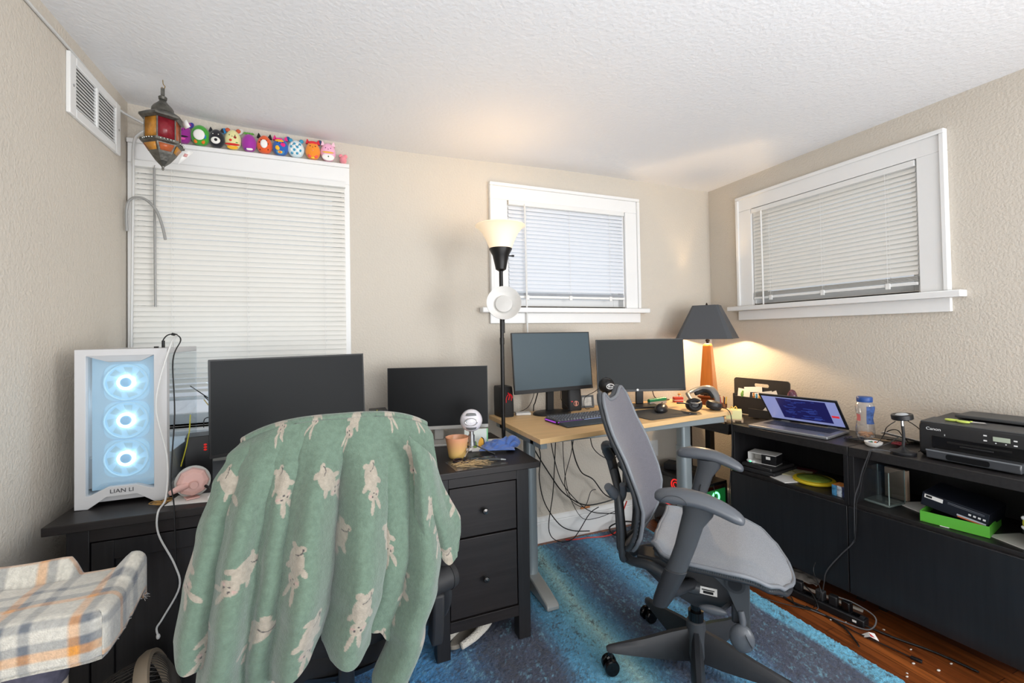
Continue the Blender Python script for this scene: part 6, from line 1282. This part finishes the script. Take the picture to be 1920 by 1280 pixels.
P('green_light', M().ell((.012, -.012, .010), (.008, .004, .004), 10, 6), mat('mint_light', (120, 220, 180), .5, emit=(60, 220, 150), es=1.2), bpy.data.objects['earphones'])
sbox('paper_sheet', .135, .37, .025, .27, SH, SH+.004, paper, 'stack of white papers spilling forward in the far sideboard', 'paper', rz=-18, bev=0)
mp2 = sbox('map_sheet', .17, .33, .12, .27, SH+.006, SH+.009, colmat((190, 184, 150), .8), 'pale green printed map lying on the white papers', 'map', rz=20, bev=0)
P('drawing', M().tube([(-.05, -.03, .0036), (-.01, .01, .0036), (.02, -.01, .0036), (.05, .03, .0036)], .0025, 5).tube([(-.03, .04, .0036), (.0, .02, .0036), (.03, .05, .0036)], .002, 5), colmat((110, 104, 60), .8), mp2)
dsc = T('flying_disc', 'yellow and green flying disc lying in the far sideboard', 'flying disc', sb(.385, .155, SH), 0)
P('rim', M().lathe([(.085, 0), (.097, .004), (.100, .011), (.096, .017), (.080, .019), (.080, .016), (.092, .012), (.088, .003), (.085, 0)], 48, cap=False), colmat((216, 190, 40), .4), dsc)
P('plate', M().lathe([(.080, .019), (.04, .0215), (0, .022)], 40, cap=False), mat('green_disc', (128, 150, 62), .4, var=.15, vscale=15), dsc, solid=.0015)
S('red_booklet', M().box(-.06, .06, -.04, .04, 0, .006), colmat((96, 30, 40), .6), 'dark red booklet at the back of the far sideboard', 'booklet', loc=sb(.24, .30, SH), rot=(0, 0, SRZ+12))
for k, (c, lb) in enumerate((((70, 130, 170), 'light blue card pack standing left of two others in the far sideboard'), ((190, 200, 210), 'white and blue card pack in the middle of three'), ((60, 70, 110), 'navy card pack against the divider'))):
    q_ = sbox('card_pack', .540+k*.0235, .562+k*.0235, .03, .095, SH, SH+.052, mat('pack_print_%d' % k, c, .4, var=.6, vscale=70), lb, 'card pack', group='card packs by the divider')
    P('pack_top', M().box(-.0105, .0105, -.032, .032, .052, .0525), colmat((208, 130, 60), .5), q_)
sbox('blue_carton', .575, .609, .10, .17, SH, SH+.066, colmat((60, 110, 170), .5), 'blue carton behind the card packs', 'carton')
# glass tank
gt_ = T('glass_tank', 'empty square glass vase in the near sideboard', 'glass vase', sb(.712, .13, SH), SRZ-6)
gm = tglass
wth = .004; a_ = .058; hgt = .16
P('walls', M().box(-a_, a_, -a_, -a_+wth, .012, hgt).box(-a_, a_, a_-wth, a_, .012, hgt).box(-a_, -a_+wth, -a_+wth, a_-wth, .012, hgt).box(a_-wth, a_, -a_+wth, a_-wth, .012, hgt), tglass, gt_, smooth=False)
for ex in (-a_, a_):
    for ey in (-a_, a_): P('glass_edge', M().cyl((ex*.97, ey*.97, .012), (ex*.97, ey*.97, hgt), .0022, seg=6), mat('glass_edge_green', (150, 166, 160), .2), gt_)
P('thick_base', M().box(-a_, a_, -a_, a_, 0, .012), mat('glass_base', (170, 186, 182), .1, trans=.7), gt_, bevel=.005)
sbox('wood_block', .668, .76, .24, .262, SH, SH+.142, colmat((196, 172, 150), .6), 'pale wooden block seen through the top of the glass vase', 'block', rz=-4)
sbox('paper_sheet', .765, .90, .14, .28, SH, SH+.003, paper, 'white paper lying between the glass vase and the green box', 'paper', rz=-24, bev=0)
gb = T('green_tray', 'bright green open box under the black carton in the near sideboard', 'box', sb(.980, .135, SH+.001), SRZ+7.5)
grm = colmat((88, 172, 56), .5); gw, gd, gh = .103, .10, .044
P('tray', M().box(-gw, gw, -gd, gd, 0, .003).box(-gw, gw, -gd, -gd+.003, .003, gh).box(-gw, gw, gd-.003, gd, .003, gh).box(-gw, -gw+.003, -gd+.003, gd-.003, .003, gh).box(gw-.003, gw, -gd+.003, gd-.003, .003, gh), grm, gb, bevel=.0008)
P('lining', M().box(-gw+.004, gw-.004, -gd+.004, gd-.004, .003, .012), blk_soft, gb)
P('white_tab', M().box(-.04, -.012, -gd-.004, -gd-.0005, .0, .002), paper, gb)
nb2 = T('navy_carton', 'dark navy printed carton resting tilted on the green box', 'carton', sb(.978, .155, SH+.046), SRZ+7.5); nb2.rotation_euler = (R(3), R(9), R(SRZ+2))
P('carton', M().box(-.103, .103, -.09, .09, .004, .062), mat('navy_board', (24, 27, 36), .4), nb2, bevel=.001)
P('label', M().box(-.095, -.035, -.0908, -.0902, .040, .056), paper, nb2); P('label_print', M().box(-.09, -.07, -.0912, -.0908, .044, .053), ink, nb2)
P('orange_stripe', M().box(.015, .098, -.0908, -.0902, .0085, .013), colmat((208, 110, 60), .5), nb2); P('grey_band', M().box(.012, .098, -.0908, -.0902, .0135, .020), colmat((180, 186, 196), .5), nb2)
for k in range(4): P('print_mark', M().box(.045+k*.014, .053+k*.014, -.0908, -.0902, .030, .037), lettering, nb2)
P('print_line', M().box(-.02, .09, -.0908, -.0902, .052, .0535).box(-.02, .09, -.0908, -.0902, .047, .0482), colmat((120, 124, 132), .5), nb2)
sbox('paper_sheet', 1.10, 1.24, .05, .19, SH, SH+.003, colmat((196, 194, 186), .8), 'grey-white paper to the right of the green box', 'paper', rz=-22, bev=0)
sbox('grey_case', 1.14, 1.245, .20, .30, SH+.0045, SH+.085, mat('grey_green_case', (58, 62, 60), .5), 'grey case at the right end of the near sideboard', 'case', bev=.006)
wp = T('sticky_roll', 'yellow ring on a blue canister at the right edge of the near sideboard', 'toy', sb(1.225, .05, SH), SRZ)
P('blue_canister', M().lathe([(.020, 0), (.022, .004), (.022, .06), (.018, .066)], 24), mat('blue_canister_print', (40, 110, 160), .4, var=.4, vscale=40), wp)
P('yellow_ring', M().torus((-.004, 0, .095), .026, .012, 'Y', 28, 10), colmat((200, 196, 70), .5), wp)
P('white_tab', M().ell((-.034, 0, .078), (.012, .008, .009), 10, 6).ell((-.034, 0, .112), (.012, .008, .009), 10, 6), whitepl, wp)
# ------------------------------------------------------------------ floor: power strip, cables, litter
ps = T('power_strip', 'black power strip on the wood floor in front of the sideboard', 'power strip', (2.215, 1.455, .001), -80.5)
P('body', M().box(-.165, .165, -.028, .028, 0, .034), blk, ps, bevel=.005)
for k in range(6): P('outlet', M().box(-.14+k*.05, -.112+k*.05, -.013, .013, .034, .0352), blk_gl, ps)
P('switch', M().box(.142, .158, -.010, .010, .034, .039), blk_soft, ps); P('label', M().box(.12, .136, -.0285, -.0278, .012, .022), paper, ps)
for k, (x, a_) in enumerate(((-.12, 10), (-.02, -8), (.035, 5), (.09, -12))):
    S('power_plug', M().box(-.018, .018, -.016, .016, 0, .045), (blk, blk_soft, blk, blk_gl)[k], ('black plug at the far end of the power strip', 'second black plug on the power strip', 'third black plug with an amber tint', 'black adapter nearest the end of the power strip')[k], 'plug', 'plugs in the power strip', loc=(2.215+x*math.cos(R(-80.5)), 1.455+x*math.sin(R(-80.5)), .0365), rot=(0, 0, -80.5+a_), bevel=.005)
m_ = M().grid(lambda u, v: Vector((-.09+.18*u, -.055+.11*v, .035+.022*math.sin(u*PI)*math.sin(v*PI)+.012*noise.noise(Vector((u*6, v*5, 1))))), 26, 18)
S('plastic_sleeve', m_, mat('shiny_grey_plastic', (150, 144, 138), .2, metal=.1), 'crinkled silvery plastic sleeve behind the power strip under the sideboard', 'plastic sleeve', loc=(2.325, 1.66, .0), rot=(0, 0, -70), solid=.002, angle=180)
S('white_strip', M().box(-.26, .26, -.006, .006, 0, .010), colmat((200, 192, 180), .5), 'thin pale batten on the floor behind the power strip', 'batten', loc=(2.285, 1.62, .001), rot=(0, 0, -76))
fc = [([(2.02, 1.72, .024), (2.08, 1.70, .01), (2.15, 1.60, .008), (2.10, 1.52, .007), (2.16, 1.46, .007), (2.19, 1.50, .05), (2.20, 1.56, .075)], .003, 'black cable snaking from the rug to the power strip'),
 ([(2.05, 1.80, .01), (2.12, 1.70, .008), (2.11, 1.56, .007), (2.15, 1.42, .007), (2.14, 1.33, .007), (2.09, 1.25, .007), (2.06, 1.22, .012)], .0042, 'thick black cable ending in a hooked plug by the rug edge'),
 ([(2.10, 1.90, .01), (2.13, 1.75, .008), (2.17, 1.62, .008), (2.10, 1.60, .008), (2.08, 1.68, .009), (2.16, 1.66, .010), (2.19, 1.60, .06)], .0026, 'black cable forming a loop beside the seat of the mesh chair'),
 ([(2.14, 1.50, .007), (2.155, 1.40, .007), (2.15, 1.30, .007), (2.175, 1.18, .007), (2.19, 1.10, .007)], .0024, 'black cable with a slim connector reaching toward the camera'),
 ([(2.13, 1.47, .008), (2.17, 1.36, .008), (2.215, 1.27, .010), (2.25, 1.26, .06), (2.245, 1.34, .08), (2.225, 1.40, .082)], .003, 'grey cable arching over the end of the power strip'),
 ([(1.98, 1.62, .024), (2.05, 1.55, .012), (2.12, 1.48, .007), (2.14, 1.44, .008)], .002, 'thin black cable crossing the rug border'),
 ([(2.23, 1.30, .012), (2.26, 1.20, .008), (2.31, 1.08, .008), (2.33, .95, .008)], .0045, 'black power strip cord running along under the sideboard'),
 ([(2.15, 1.47, .012), (2.16, 1.44, .10), (2.20, 1.50, .16), (2.215, 1.50, .20)], .002, 'thin cable rising from the floor tangle')]
for k, (pts, r_, lb) in enumerate(fc): S('cable', M().tube(pts, r_, 6), dark_cable if k != 4 else colmat((90, 90, 92), .4), lb, 'cable', 'cables on the wood floor')
S('connector', M().box(-.018, .018, -.007, .007, 0, .010), blk, 'black USB connector at the end of the cable on the wood floor', 'connector', loc=(2.195, 1.085, .002), rot=(0, 0, -76), bevel=.002)
S('candy_wrapper', M().add([(0, 0, .002), (.045, .01, .018), (.06, -.015, .004), (.03, -.03, .020), (.01, -.02, .004), (.025, -.008, .026)], [(0, 1, 5), (1, 2, 5), (2, 3, 5), (3, 4, 5), (4, 0, 5)]), paper, 'crumpled white and red wrapper by the end of the power strip', 'wrapper', loc=(2.165, 1.27, .001), rot=(0, 0, -60), solid=.0008, smooth=False)
P('red_print', M().add([(.026, -.012, .0255), (.045, -.018, .016), (.032, -.028, .021)], [(0, 1, 2)]), colmat((190, 50, 56), .6), bpy.data.objects['candy_wrapper'], solid=.001)
m_ = M(); rq = random.Random(21)
for (x, y) in ((2.12, 1.29), (2.15, 1.39), (2.29, 1.25), (2.165, 1.08), (2.06, 1.05), (2.08, 1.06), (2.25, 1.13), (2.30, 1.02), (2.19, 1.35), (2.21, 1.02)):
    m_.ell((x, y, .003), (rq.uniform(.004, .009), rq.uniform(.003, .006), .002), 7, 5)
S('debris', m_, colmat((214, 208, 198), .8), 'pale crumbs and fluff scattered on the wood floor', 'debris')['kind'] = 'stuff'
